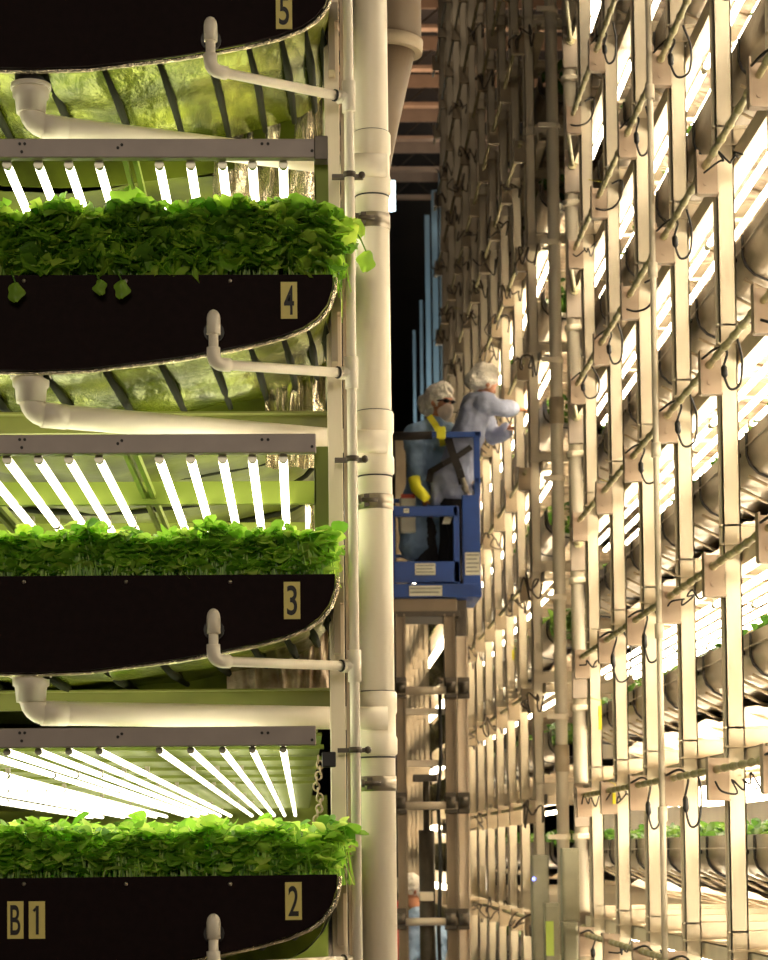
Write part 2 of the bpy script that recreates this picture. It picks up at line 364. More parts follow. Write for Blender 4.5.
for n in (4, 3, 2):
    cz = P(150, BAR[n][0], D0).z; xe = P(316, BAR[n][0], D0).x
    t = thing('light_bar', {4: 'mauve grey steel light bar above the tall greens', 3: 'mauve grey steel light bar above the seedlings of tray 3', 2: 'mauve grey steel light bar above the lowest greens'}[n], 'light bar', (xe - 1, D0, cz), 'front light bars')
    hh = .0265
    b = MB(); b.box((-1.5, D0 - .005, cz - hh), (xe, D0 + .03, cz + hh), .003); part('bar', b, M['bar'], t)
    for px, dy in ((20, -4), (25, -4), (22, 4), (118, 0), (122, -3), (262, -4), (268, -4), (312, 3)):
        b = MB(); a = P(px, BAR[n][0] + dy, D0); b.tube([(a.x, D0 - .008, a.z), (a.x, D0, a.z)], .0042, 8); part('bolt_hole', b, M['ink'], t)
    a = P(314, BAR[n][0], D0); e = P(328, BAR[n][0], D0)
    if n == 4:
        b = MB(); b.box((a.x, D0 - .01, cz - .034), (e.x, D0 + .04, cz + .034), .003); part('corner_bracket', b, M['darksteel'], t)
    if n == 2:
        a = P(322, 752, D0); e = P(336, 767, D0); b = MB(); b.box((a.x, D0 - .01, a.z), (e.x, D0 + .03, e.z), .003); part('corner_bracket', b, M['blackrub'], t)
    # strap that holds the bar
    a = P(314, BAR[n][0], D0 + .06); e = P(328, BAR[n][0], D0 + .06); zb = rimz[n] if n != 2 else cz - .03
    if n != 2:
        b = MB(); b.box((a.x, D0 + .05, zb), (e.x, D0 + .062, cz)); b.box((a.x, D0 + .05, cz - .16), (a.x + .004, D0 + .08, cz - .06)); part('hanger_strap', b, M['bounce_green'], t)
    # rows of cross bars going back
    for i, yy in enumerate((.84, 1.72, 2.6, 3.5, 4.4)):
        b = MB(); b.box((-1.6, D0 + yy, cz - .035), (xe + .03, D0 + yy + .03, cz + .035)) if n > 2 else b.box((-1.6, D0 + yy, cz + .002), (xe + .03, D0 + yy + .03, cz + .015))
        part('cross_bar', b, M['bounce_green'] if n > 2 else M['reflector'], t)
    if n == 2:
        b = MB(); b.box((-3.2, D0 + .42, cz + .02), (xe + .02, D0 + 11.5, cz + .03)); part('reflector_board', b, M['reflector'], t)
        for i in range(36):
            b = MB(); x = -1.2 + (i % 9) * .14; y = D0 + .3 + (i // 9) * .5; b.tube([(x, y, cz + .017), (x, y, cz + .021)], .012, 8); part('key_hole', b, M['olive'], t)
    else:
        for px in (128, -55):
            x = P(px, BAR[n][1], D0).x; b = MB(); b.box((x - .02, D0 + .03, cz - .02), (x - .008, D0 + 3.4, cz)); b.box((x + .008, D0 + .03, cz - .02), (x + .022, D0 + 3.4, cz)); part('ballast_rail', b, M['bounce_green'], t)
    zl = cz - hh - .009
    nx, ns = {4: (13, 1), 3: (14, 2), 2: (17, 6)}[n]
    for i, px in enumerate(TX[:nx]):
        x = P(px, BAR[n][0], D0).x
        for k in range(ns):
            if n == 2 and i > 15 and k < 1: continue
            loc = (x, D0 + .025 + k * (L2 if n == 2 else LL), zl)
            lb = 'lit tube, %s from right in %s lamp layer, %s one back' % (ORD[i], TN[n], ORD[k])
            if n == 2:
                if firstD: lampD.location = loc; lampD['label'] = lb; lampD['group'] = 'lamps of the near rack'; firstD = False
                else: copy_tree(lampD, loc, lb, 'lamps of the near rack')
            elif first: lampL.location = loc; lampL['label'] = lb; lampL['group'] = 'lamps of the near rack'; first = False
            else: copy_tree(lampL, loc, lb, 'lamps of the near rack')

# ------------------------------------------------------------------ left rack: upright, crossbeams, curtain
a = P(328, 480, D0 + .28); e = P(350, 480, D0 + .28)
t = thing('rack_upright', 'cream square upright at the right end of the near rack', 'upright', ((a.x + e.x) / 2, D0 + .3, 0))
b = MB(); b.box((a.x, D0 + .26, 0), (e.x - .02, D0 + .31, 7), .003); part('post', b, M['cream'], t)
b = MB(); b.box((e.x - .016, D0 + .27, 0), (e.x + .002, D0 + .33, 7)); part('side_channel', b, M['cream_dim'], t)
for n in (5, 4, 3, 2):
    z = rimz[n]; b = MB(); b.box((a.x + .005, D0 + .2, z - .055), (a.x + .04, D0 + .262, z - .0)); b.box((a.x + .012, D0 + .19, z - .2), (a.x + .03, D0 + .262, z - .055)); part('tray_clip', b, M['cream_dim'], t)
for j, n in enumerate((3, 2)):
    zt = P(200, {4: 117, 3: 414, 2: 690}[n], D0 + .42).z
    b = MB(); b.box((-1.7, D0 + .42, zt - .055), (a.x + .02, D0 + .46, zt)); b.box((-1.7, D0 + .38, zt - .005), (a.x + .02, D0 + .46, zt))
    o = part('support_beam', b, M['olive'], None, loc=(-.7, D0 + .42, zt))
    tag(o, 'olive crossbeam behind the drain pipe %s' % {4: 'under tray 5', 3: 'under tray 4', 2: 'under tray 3'}[n], 'beam', 'crossbeams under the trays')
b = MB()
for k in range(4):
    z = .9 + k * .1; b.box((-1.7, D0 + .5, z), (a.x, D0 + .52, z + .09))
o = part('slatted_back_panel', b, M['bounce_green'], None, loc=(-.8, D0 + .5, .9)); tag(o, 'pale green slatted panel below the tray marked 2', 'panel')
def curtain(z0, z1, xa, xb, Y, label, m):
    def fn(u, v):
        x = xa + (xb - xa) * u; z = z1 + (z0 - z1) * v
        return (x, Y + .045 * noise.noise(Vector((x * 26, z * 2.4, z0))) + .03 * noise.noise(Vector((x * 55, z * 9, z0 + 5))), z)
    b = MB(); b.sheet(fn, 60, 40); o = part('film_curtain', b, m, None, loc=((xa + xb) / 2, Y, z0)); tag(o, label, 'film')
curtain(P(100, 140, D0).z, rimz[5] - .02, -.26, .085, D0 + .78, 'crinkled gold and silver film hanging under the right end of tray 5', M['mylar'])
curtain(rimz[4] + .0, P(100, 150, D0).z, .02, .085, D0 + .9, 'narrow crinkled film strip behind the lamps above the tall greens', M['mylar'])
curtain(rimz[3] + .05, P(100, 435, D0).z, .02, .085, D0 + .9, 'narrow crinkled film strip behind the lamps above tray 3', M['mylar'])
curtain(P(100, 425, D0).z, rimz[4] - .02, -.10, .085, D0 + .70, 'crinkled silver film between tray 4 and tray 3', M['mylar'])
curtain(P(100, 700, D0).z, rimz[3] - .02, -.22, .085, D0 + .60, 'pale crumpled film sheet behind the right end of tray 3', M['membrane'])
curtain(.6, rimz[2] + .5, -5, .2, D0 + 11.6, 'pale film at the back of the lowest shelf', M['bounce_green'])
curtain(rimz[4], rimz[5] + .2, -5, .1, D0 + 2.9, 'dull film with green bounce colour at the back of the shelf with tall greens', M['film_plain'])
curtain(rimz[3], rimz[4] + .1, -5, .1, D0 + 4.2, 'dull film with green bounce colour at the back of the seedling shelf', M['film_plain'])
# chain
b = MB(); n_ = 0
for q in range(15):
    z = P(318, 760, D0 + .5).z - q * .016; x = P(318, 760, D0 + .5).x + .006 * math.sin(q)
    ring = [(x + (.009 * math.cos(a_) if q % 2 else 0), D0 + .45 + (0 if q % 2 else .009 * math.cos(a_)), z + .012 * math.sin(a_)) for a_ in [i * math.pi / 5 for i in range(11)]]
    b.tube(ring, .003, 5, False)
o = part('chain', b, M['cream_dim'], None, loc=(P(318, 760, D0 + .5).x, D0 + .45, 1.9)); tag(o, 'pale brass chain hanging at the right end of the lowest lamps', 'chain')

# ------------------------------------------------------------------ left rack: pipes
def elbow_path(p0, p1, p2, r, n=6):
    p0, p1, p2 = map(Vector, (p0, p1, p2)); a = p1 + (p0 - p1).normalized() * r; c = p1 + (p2 - p1).normalized() * r
    return [p0] + [a * (1 - t) ** 2 + p1 * 2 * t * (1 - t) + c * t * t for t in [i / n for i in range(n + 1)]] + [p2]
Y2 = D0 + .40
for n, (ly, ry) in {5: (124, 163), 4: (413, 440), 3: (712, 718)}.items():
    A0 = P(31, ly - 37, D0 + .07); A = P(31, ly + 1, D0 + .07); B = P(334, ry, Y2)
    t = thing('drain_pipe', 'fat cream drain pipe with an elbow running from under tray %d to the right' % n, 'pipe', (A.x, D0 + .07, A.z), 'drain pipes under the trays')
    b = MB(); b.tube(elbow_path((A.x, A.y, A0.z - .05), A, B, .05), .0335, 18); part('pipe', b, M['pvc'], t)
    b = MB(); b.tube([(A.x, A.y, A0.z + .004), (A.x, A.y, A0.z - .03), (A.x, A.y, A0.z - .034), (A.x, A.y, A0.z - .075)], [.052, .050, .044, .040], 20)
    b.tube([(A.x, A.y, A0.z + .006), (A.x, A.y, A0.z - .008)], .056, 20); part('funnel', b, M['pvc'], t)
    b = MB(); b.tube([(A.x, A.y, A0.z + .05), (A.x, A.y, A0.z + .004)], .045, 20); part('rubber_sleeve', b, M['blackrub'], t)
    dr = (B - A).normalized()
    b = MB(); b.tube([B - dr * .003, B + dr * .006], .036, 18); part('seal_ring', b, M['blackrub'], t)
    b = MB(); b.tube([B + dr * .006, B + dr * .06], .035, 18); b.tube([B + dr * .05, B + dr * .06 + Vector((.1, 0, 0))], .034, 18); part('coupling', b, M['pvc'], t)
    b = MB(); b.tube([A + dr * .03, A + dr * .1], .035, 18); part('elbow_collar', b, M['pvc'], t)
Yr = D0 + .2
tees = [(348, 97), (351, 373), (354.5, 666)]
for n, cy, ey, i in ((5, 24, 70, 0), (4, 317, 364, 1), (3, 616, 661, 2), (2, 921, 968, None)):
    X0 = 210.5 if n == 5 else 213.5
    top = P(X0, cy, D0 - .035); el = P(X0, ey, D0 - .035); end = P(tees[i][0] - 5, tees[i][1], Yr) if i is not None else P(352, 960, Yr)
    t = thing('overflow_pipe', 'thin cream overflow pipe with a rounded cap in front of tray %d' % n, 'pipe', (el.x, el.y, el.z), 'overflow pipes on the tray fronts')
    b = MB(); b.tube(elbow_path(top, el, end, .03), .0135, 14); part('pipe', b, M['pvc'], t)
    b = MB(); z = top.z + .012; b.tube([(top.x, top.y, z + .008), (top.x, top.y, z + .004), (top.x, top.y, z - .004), (top.x, top.y, z - .016), (top.x, top.y, z - .06)], [.004, .011, .0165, .019, .019], 16); part('cap', b, M['pvc'], t)
    b = MB(); b.tube(elbow_path(el + Vector((0, 0, .045)), el, el + (end - el).normalized() * .05, .03), .0185, 16); part('elbow', b, M['pvc'], t)
    b = MB(); b.tube([top + Vector((0, .022, -.035)), top + Vector((0, .034, -.035))], .028, 16); part('grommet', b, M['blackrub'], t)
    dr = (end - el).normalized(); b = MB(); b.tube([end - dr * .03, end - dr * .025], .0175, 12); part('seal_ring', b, M['blackrub'], t)
rb = P(357, 900, Yr); rx = rb.x
t = thing('supply_riser', 'thin cream vertical pipe in front of the wide white pipe', 'pipe', (rx, Yr, 0))
b = MB(); b.vtube(rx, Yr, 0, 7, .0142, 16); part('pipe', b, M['pvc'], t)
for px, py in tees:
    z = P(px, py, Yr).z; b = MB(); b.vtube(rx, Yr, z - .045, z + .045, .019, 16); b.tube([(rx - .035, Yr, z), (rx, Yr, z)], .0185, 14); part('tee', b, M['pvc'], t)
for py in (175, 459, 750):
    z = P(352, py, Yr).z; b = MB(); b.vtube(rx, Yr, z - .008, z + .008, .0185, 14); b.box((rx - .05, Yr + .01, z - .006), (rx + .04, Yr + .03, z + .006)); b.ball((rx + .035, Yr, z), .011, 8); part('clamp', b, M['darksteel'], t)
# wide stack pipe
Yp = D0 + .48; pb = P(377.5, 700, Yp); xp = pb.x; rp = 17.3 / S(Yp)
t = thing('stack_pipe', 'wide white vertical drain stack beside the near rack', 'pipe', (xp, Yp, 0))
b = MB(); b.vtube(xp, Yp, 0, 7.5, rp, 40); part('pipe', b, M['pvc'], t)
for py in (165, 444, 724):
    z = P(372, py, Yp).z; q = 1 / S(Yp); b = MB(); rr = rp
    b.tube([(xp, Yp, z + 32 * q), (xp, Yp, z + 30 * q), (xp, Yp, z + 12 * q), (xp, Yp, z + 9 * q), (xp, Yp, z - 12 * q), (xp, Yp, z - 15 * q), (xp, Yp, z - 30 * q), (xp, Yp, z - 32 * q)],
           [rr * 1.08, rr * 1.13, rr * 1.13, rr * 1.05, rr * 1.05, rr * 1.13, rr * 1.13, rr * 1.02], 40, False); part('coupling', b, M['pvc'], t)
    b = MB(); b.vtube(xp, Yp, z + 31 * q, z + 32.8 * q, rr * 1.05, 32); part('seal_ring', b, M['blackrub'], t)
    b = MB(); b.vtube(xp, Yp, z - 34.5 * q, z - 33 * q, rr * 1.03, 32); part('seal_ring', b, M['blackrub'], t)
    zc = z - 60 * q; b = MB(); b.vtube(xp, Yp, zc - .022, zc + .022, rr * 1.05, 32); part('band_clamp', b, M['steel'], t)
    b = MB(); b.tube([(xp - .05, Yp - rr - .014, zc), (xp + .005, Yp - rr - .014, zc)], .007, 8); b.tube([(xp - .052, Yp - rr - .014, zc), (xp - .042, Yp - rr - .014, zc)], .012, 6); b.box((xp - .035, Yp - rr - .01, zc - .018), (xp - .02, Yp - rr + .01, zc + .018)); part('clamp_bolt', b, M['darksteel'], t)
# beige duct behind
Yd = D0 + 2.4
A = P(406, -60, Yd); B = P(398, 70, Yd); Cc = P(372, 190, Yd)
A.x -= .05
t = thing('air_duct', 'beige tapered air duct behind the top of the wide pipe', 'duct', (B.x, Yd, B.z))
b = MB(); b.tube([A, P(394, 48, Yd)], 28 / S(Yd), 28); b.tube([P(394, 48, Yd), P(376, 120, Yd), P(368, 190, Yd), P(340, 290, Yd)], [22 / S(Yd), 24 / S(Yd), 18 / S(Yd), 18 / S(Yd)], 28); part('duct', b, M['duct'], t)
b = MB(); b.tube([P(393, 40, Yd), P(392, 52, Yd)], 31 / S(Yd), 28); part('flange', b, M['cream_dim'], t)

# ------------------------------------------------------------------ right rack
W = 1.67
def YK(k): return 8.755 + 1.0446 * k
T = .805
def RZ(j): return 1.152 + .799 * j
NEAR = list(range(-5, 5)); FAR = list(range(7, 17))
TOPZ = 12.4
def upright(k, name='rack_upright', dim=False, X=W, tiers=range(-1, 14), label=None, group='uprights of the rack across the aisle', beams=True, top=TOPZ):
    y = YK(k)
    t = thing(name, label, 'upright', (X + .035, y, 0), group)
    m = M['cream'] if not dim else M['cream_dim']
    b = MB(); b.box((X, y, 0), (X + .07, y + .006, top)); b.box((X, y, 0), (X + .006, y + .045, top)); b.box((X + .064, y, 0), (X + .07, y + .045, top)); b.box((X - .008, y + .04, 0), (X + .006, y + .046, top))
    part('post', b, m, t)
    for j in tiers:
        z = RZ(j)
        if z > top - .3: break
        b = MB(); xa = X - .085
        b.box((xa, y - .012, z - .12), (X + .002, y - .006, z + .045)); b.box((xa - .004, y - .06, z - .12), (xa + .004, y - .006, z + .05)); b.box((xa, y - .05, z - .124), (X, y - .006, z - .117))
        b.tube([(xa + .04, y - .016, z - .07), (xa + .04, y - .011, z - .07)], .011, 8)
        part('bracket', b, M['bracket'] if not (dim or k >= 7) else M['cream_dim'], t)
        if beams:
            b = MB(); b.box((X - .01, y + .03, z + .09), (X + 1.5, y + .036, z + .17)); b.box((X - .01, y + .0, z + .16), (X + 1.5, y + .036, z + .168)); b.box((X - .01, y - .01, z + .085), (X + 1.5, y + .036, z + .093))
            part('cross_beam', b, m, t)
    return t
for k in NEAR:
    lb = 'cream flat upright across the aisle, %s' % {-1: 'at the right edge', 0: 'widest one near the right edge', 1: 'beside a thin round riser', 2: 'third whole one from the right edge', 3: 'fourth whole one from the right edge', 4: 'just right of the round column with boxes'}.get(k, 'beyond the right edge')
    upright(k, label=lb, tiers=range(-1, 7) if k < 2 else range(-1, 10))
for i, k in enumerate(FAR):
    upright(k, label='cream upright of the far racking, %s back beyond the round columns' % ORD[i], tiers=range(-1, 13), beams=(k < 12))
for i, k in enumerate((21, 22.2, 23.4, 24.6, 26)):
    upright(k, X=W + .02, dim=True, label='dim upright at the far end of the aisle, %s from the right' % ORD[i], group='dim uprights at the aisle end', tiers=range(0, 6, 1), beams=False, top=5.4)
# round riser at k=1 and the round columns
t = thing('riser_pipe', 'thin round riser running down past the brackets of the second upright from the right', 'pipe', (W - .1, YK(1) - .03, 0))
b = MB(); b.vtube(W - .10, YK(1) - .05, 0, 8, .014, 12); part('pipe', b, M['pvc_grey'], t)
for j in range(-1, 7):
    b = MB(); b.vtube(W - .10, YK(1) - .05, RZ(j) - .19, RZ(j) - .125, .021, 12); part('coupling', b, M['pvc_grey'], t)
for k, px, m, lb in ((5, 579.5, M['pvc_grey'], 'round grey column carrying square boxes where the conduits end'), (6, 561, M['pvc_grey'], 'plain round grey column with pale bands, left of the boxed column')):
    y = YK(k); x = P(px, 700, y).x; t = thing('round_column', lb, 'column', (x, y, 0))
    b = MB(); b.vtube(x, y, 0, TOPZ, .044 if k == 5 else .042, 24); part('pipe', b, m, t)
    if k == 5:
        for j in range(-1, 9):
            z = RZ(j); b = MB(); b.box((x - .05, y - .06, z - .17), (x + .045, y - .03, z + .10), .004); part('junction_box', b, M['boxmauve'], t)
            b = MB(); b.tube([(x + .0, y - .075, z), (x + .0, y - .06, z)], .028, 14); b.tube([(x, y - .082, z), (x, y - .07, z)], .018, 12); part('conduit_hub', b, M['conduit'], t)
            b = MB(); b.vtube(x, y, z - .25, z - .21, .056, 20); b.box((x - .03, y - .06, z - .24), (x + .09, y - .045, z - .22)); part('band_clamp', b, M['cream'], t)
    else:
        for j in range(0, 14):
            z = .92 + j * .805; b = MB(); b.vtube(x, y, z - .02, z + .02, .05, 20); b.box((x - .1, y - .05, z - .015), (x + .02, y - .03, z + .015)); part('band_clamp', b, M['cream'], t)
        for z in (.5, 2.25, 4.6): 
            b = MB(); b.vtube(x, y, z - .09, z + .09, .05, 20); part('coupling', b, M['cream_dim'], t)

def between(k0, k1): return YK(k0), YK(k1)
WX = W - .045
lampR = lamp_proto(2 * 1.0446 - .03, M['tube_r'], .014); lampF = lamp_proto(2.28, M['tube_f'], .014); firstR = {'lamps of the nearer racking': True, 'lamps of the far racking': True}
def put(proto, loc, lb, g):
    if firstR[g]: proto.location = loc; proto['label'] = lb; proto['group'] = g; firstR[g] = False
    else: copy_tree(proto, loc, lb, g)
LEV = ['at knee height', 'just above eye level', 'one level above eye level', 'two levels above eye level', 'three levels above eye level', 'four levels above eye level', 'five levels above eye level', 'six levels above eye level', 'seven levels above eye level', 'eight levels above eye level', 'nine levels above eye level', 'ten levels above eye level', 'eleven levels up', 'twelve levels up']
for sec, k0, k1, tiers in (('near', -5, 5, range(-1, 8)), ('far', 6.9, 16.5, range(-1, 13))):
    y0, y1 = between(k0, k1); near = sec == 'near'; nm = 'nearer' if near else 'far'
    for j in tiers:
        z = RZ(j); lev = LEV[max(0, j)] if j >= 0 else 'at the floor'
        if z > TOPZ - .4: continue
        # conduit
        ye = P(579.5, 700, YK(5)).y - .07 if near else y1
        t = thing('conduit', 'olive conduit run on brackets of the %s racking %s' % (nm, lev), 'conduit', (WX, y0, z), 'conduits along the brackets')
        b = MB(); 
        if near:
            pp = []; rr_ = []; q = y0
            while q < YK(4.2):
                pp += [(WX, q, z), (WX, q + .10, z), (WX, q + .104, z), (WX, q + .125, z), (WX, q + .129, z)]; rr_ += [.0135, .0135, .0175, .0175, .0135]; q += .17
            b.tube(pp + [(P(579.5, 700, YK(5)).x, ye, z)], rr_ + [.0135], 10)
        else: b.tube([(WX, y0, z), (WX, y1, z)], .0145, 8)
        part('pipe', b, M['conduit'], t)
        lit = (j <= 7) if not near else True
        if j > 8 : continue
        # light support beam
        b = MB(); b.box((W + .08, y0, z + .015), (W + .086, y1, z + .085)); b.box((W + .08, y0, z + .01), (W + .15, y1, z + .016)); b.box((W + .08, y0, z + .08), (W + .12, y1, z + .085))
        o = part('light_support_beam', b, M['cream'], None, loc=(W + .1, y0, z)); tag(o, 'cream beam holding lamps inside the %s racking %s' % (nm, lev), 'beam', 'lamp beams inside the racking')
        # tray
        zr = z - .255
        t = thing('growing_tray', 'long grey growing tray inside the %s racking %s' % (nm, lev), 'tray', (W + .2, y0, zr - .2), 'growing trays across the aisle')
        X0 = W + .115
        pf = [(X0, zr), (X0, zr - .09), (X0 + .012, zr - .125), (X0 + .045, zr - .16), (X0 + .10, zr - .185), (X0 + .25, zr - .205), (X0 + .6, zr - .22), (X0 + 1.0, zr - .2), (X0 + 1.3, zr - .12), (X0 + 1.36, zr)]
        nv = int((y1 - y0) / .12)
        def fn(u, v):
            m_ = len(pf) - 1; i = min(int(u * m_), m_ - 1); kq = u * m_ - i; x = pf[i][0] * (1 - kq) + pf[i + 1][0] * kq; zz = pf[i][1] * (1 - kq) + pf[i + 1][1] * kq
            y = y0 + (y1 - y0) * v; wv = .008 * noise.noise(Vector((u * 8, y * 6, j)))
            return (x, y, zz + (wv if u > .15 else 0))
        b = MB(); b.sheet(fn, 27, nv); part('tray_shell', b, M['tray'], t)
        kk = math.ceil(k0)
        while kk <= k1:
            yb = YK(kk) + .06
            b = MB(); b.tube([(x - .004, yb, zz - .003) for x, zz in pf[:7]], .006, 6); part('seam_strap', b, M['blackrub'], t); kk += 1
        if near and j <= 4:
            b = MB(); q = y0 + .2
            while q < y1:
                for e in range(4):
                    if q > YK(-1.2): b = MB(); b.tube([(X0 - .006, q + e * .09, zr - .07), (X0 - .001, q + e * .09, zr - .07)], .009, 8); part('rim_hole', b, M['ink'], t)
                q += 1.0446
            b = MB(); b.tube([(X0 - .006, y0, zr - .055), (X0 - .006, y1, zr - .055)], .0035, 6); part('rim_wire', b, M['steel'], t)
        # membrane under the tray
        def fm(u, v):
            y = y0 + (y1 - y0) * v; x = X0 + .16 + 1.15 * u
            sag = .07 * math.sin(math.pi * u) + .03 * math.sin(math.pi * (y - YK(0)) / 1.0446) ** 2
            return (x, y, zr - .235 - sag + .012 * noise.noise(Vector((x * 7, y * 5, j))))
        b = MB(); b.sheet(fm, 10, nv * 2)
        o = part('membrane', b, M['membrane'], t)
        if near:
            kk = -5
            while kk < k1 - .5:
                for off in (.15, .4, .68):
                    b = MB(); yb = YK(kk + off); b.tube([(X0 + .02 + 1.2 * a_, yb + .12 * a_, zr - .16 - (.17 + .05 * off) * math.sin(math.pi * a_)) for a_ in [i / 10 for i in range(11)]], .007, 6)
                    part('hoop', b, M['cream_dim'], t)
                kk += 1
        # greens
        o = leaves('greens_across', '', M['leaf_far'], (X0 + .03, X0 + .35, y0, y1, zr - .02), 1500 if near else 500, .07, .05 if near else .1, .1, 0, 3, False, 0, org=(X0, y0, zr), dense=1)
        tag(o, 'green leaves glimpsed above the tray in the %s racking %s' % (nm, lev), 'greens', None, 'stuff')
        # lamps
        if near:
            nt_ = 9 if j == 1 else 5 if j <= 3 else (3 if j <= 5 else 1)
            if j < 0: nt_ = 1
            for i in range(nt_):
                for q in range(4):
                    put(lampR, (W + .155 + .0875 * i, YK(-3 + 2 * q) + .0, z - .04), 'bright tube inside the nearer racking %s, %s from the aisle' % (lev, ORD[i]), 'lamps of the nearer racking')
        elif j <= 6 and j >= 0:
            for i in range(1):
                for q in range(4): put(lampF, (W + .17 + .16 * i, YK(6.9 + 2.2 * q) + .0, z - .04), 'bright tube inside the far racking %s, %s from the aisle' % (lev, ORD[i]), 'lamps of the far racking')
# far section behind the mast
for j in range(0, 7):
    y0, y1 = YK(18), YK(29)
    b = MB(); b.tube([(W + .2, y0, RZ(j)), (W + .2, y1, RZ(j))], .04, 8); o = part('lamp_row', b, M['tube_f'] if j < 0 else M['tube_r'], None, loc=(W + .2, y0, RZ(j))); tag(o, 'glowing lamp row at the end of the aisle %s' % LEV[j], 'lamp')
    b = MB(); b.sheet(lambda u, v: (W + .1 + .1 * math.sin(u * 3) + .02 * noise.noise(Vector((u * 5, v * 40, j))), y0 + (y1 - y0) * v, RZ(j) - .22 - .36 * u), 8, 60); o = part('tray_side', b, M['film'], None, loc=(W + .1, y0, RZ(j) - .5)); tag(o, 'green tinged tray side at the end of the aisle %s' % LEV[j], 'tray')
b = MB(); b.box((W + .6, YK(18), 0), (W + .64, YK(29), 6)); o = part('backing_sheet', b, M['membrane'], None, loc=(W + .6, YK(18), 0)); tag(o, 'pale sheet behind the lamp rows at the aisle end', 'sheet')
b = MB(); b.box((W + 1.55, YK(-6), 0), (W + 1.58, YK(17), 8.4))  # sheet set close and pale to stand in for the glow of deeper lamp rows
o = part('backing_sheet', b, M['cream'], None, loc=(W + 1.55, YK(-6), 0)); tag(o, 'pale sheet closing the back of the lit racking', 'sheet')

# cables
def cable(name, pts, r, m, lb, g, conn=None):
    pts = [Vector(p) for p in pts]; sm = []
    for i in range(len(pts) - 1):
        p0 = pts[max(i - 1, 0)]; p1 = pts[i]; p2 = pts[i + 1]; p3 = pts[min(i + 2, len(pts) - 1)]
        for q in range(5):
            t = q / 5; sm.append(.5 * ((2 * p1) + (p2 - p0) * t + (2 * p0 - 5 * p1 + 4 * p2 - p3) * t * t + (3 * p1 - p0 - 3 * p2 + p3) * t ** 3))
    sm.append(pts[-1])
    if conn is None:
        b = MB(); b.tube(sm, r, 6); o = part(name, b, m, None, loc=pts[0]); tag(o, lb, 'cable', g); return o
    t = thing(name, lb, 'cable', pts[0], g)
    b = MB(); b.tube(sm, r, 6); part('cord', b, m, t)
    a = sm[conn]; c = sm[conn + 3]; b = MB(); b.tube([a, a + (c - a) * .2, a + (c - a) * .8, c], [r * 1.2, r * 2.4, r * 2.4, r * 1.2], 8); part('connector', b, M['blackrub'], t)
    return t
rnd = random.Random(3)
CN = {-1: 'right edge bracket', 0: 'bracket of the widest upright', 1: 'bracket by the thin riser', 2: 'bracket left of the thin riser', 3: 'fourth upright bracket', 4: 'bracket beside the boxed column'}
for k in range(-1, 5):
    for j in range(0, 8):
        if rnd.random() < .12: continue
        y = YK(k) - .08; z = RZ(j); typ = rnd.random(); x = WX
        lb = 'black cable looped at the %s %s' % (CN[k], LEV[j])
        if typ < .45 or (j <= 2 and typ < .75):
            d = rnd.uniform(.14, .24); w = rnd.uniform(.03, .06)
            pts = [(x - .04, y, z + .01), (x + .0, y - .1, z + .03), (x + .02, y - .2, z - .01), (x + .02 - w / 2, y - .22, z - d * .5), (x + .02, y - .23, z - d), (x + .02 + w, y - .24, z - d * .9), (x + .03 + w, y - .24, z - d * .3), (x + .04, y - .3, z + .02)]
            cable('power_cable', pts, .0055, M['blackrub'], lb, None, conn=14)
        elif typ < .75:
            pts = [(x - .02, y + .02, z - .08), (x + .02, y - .02, z - .1), (x + .07, y - .06, z - .09), (x + .1, y - .1, z - .04), (x + .1, y - .12, z + .03), (x + .05, y - .1, z + .02)]
            cable('power_cable', pts, .0055, M['blackrub'], lb, None)
        else:
            g_ = rnd.gauss; pts = [(x - .02, y, z - .05)]
            for q in range(9): pts.append((x + .01 + q * .012 + g_(0, .016), y - .05 - q * .012, z - .03 + g_(0, .028)))
            cable('power_cable', pts, .0042, M['blackrub'], lb.replace('looped', 'tangled'), None)
for i, k in enumerate(FAR):
    for j in range(0, 11):
        if rnd.random() < .25: continue
        y = YK(k) - .08; z = RZ(j); x = WX
        g_ = rnd.gauss; pts = [(x - .06 + q * .014 + g_(0, .025), y - .02 - q * .008, z - .04 + g_(0, .05)) for q in range(10)] + [(x + .08, y - .1, z - .12), (x + .1, y - .1, z - .02)]
        cable('power_cable', pts, .007, M['darksteel'], 'dark cable bundle on the %s far upright %s' % (ORD[i], LEV[j]), 'cable bundles on the far racking')
for px, py, k, h in ((603, 197, 3.6, 20), (612, 500, 3.3, 24), (600, 718, 3.9, 24), (614, 797, 3.2, 14), (468, 318, 14, 12), (513, 655, 8.6, 10)):
    y = YK(k) - .25; a = P(px, py, y); s_ = h / S(y); b = MB(); b.box((a.x - .009, y - .004, a.z - s_ / 2), (a.x + .009, y + .004, a.z + s_ / 2), .002)
    b.tube([(a.x, y, a.z + s_ / 2 - .01), (a.x + .01, y + .01, a.z + s_ / 2 + .03), (WX, y + .02, a.z + s_ / 2 + .05)], .002, 5)
    o = part('yellow_tag', b, M['yellow'], None, loc=a); tag(o, 'yellow tag hanging from the conduit %s' % {603: 'high beside the fifth upright', 612: 'at mid height right of the boxed column', 600: 'low, against the upright by the boxed column', 614: 'near eye level', 468: 'far off above the workers', 513: 'on the far racking below the workers'}[px], 'tag')
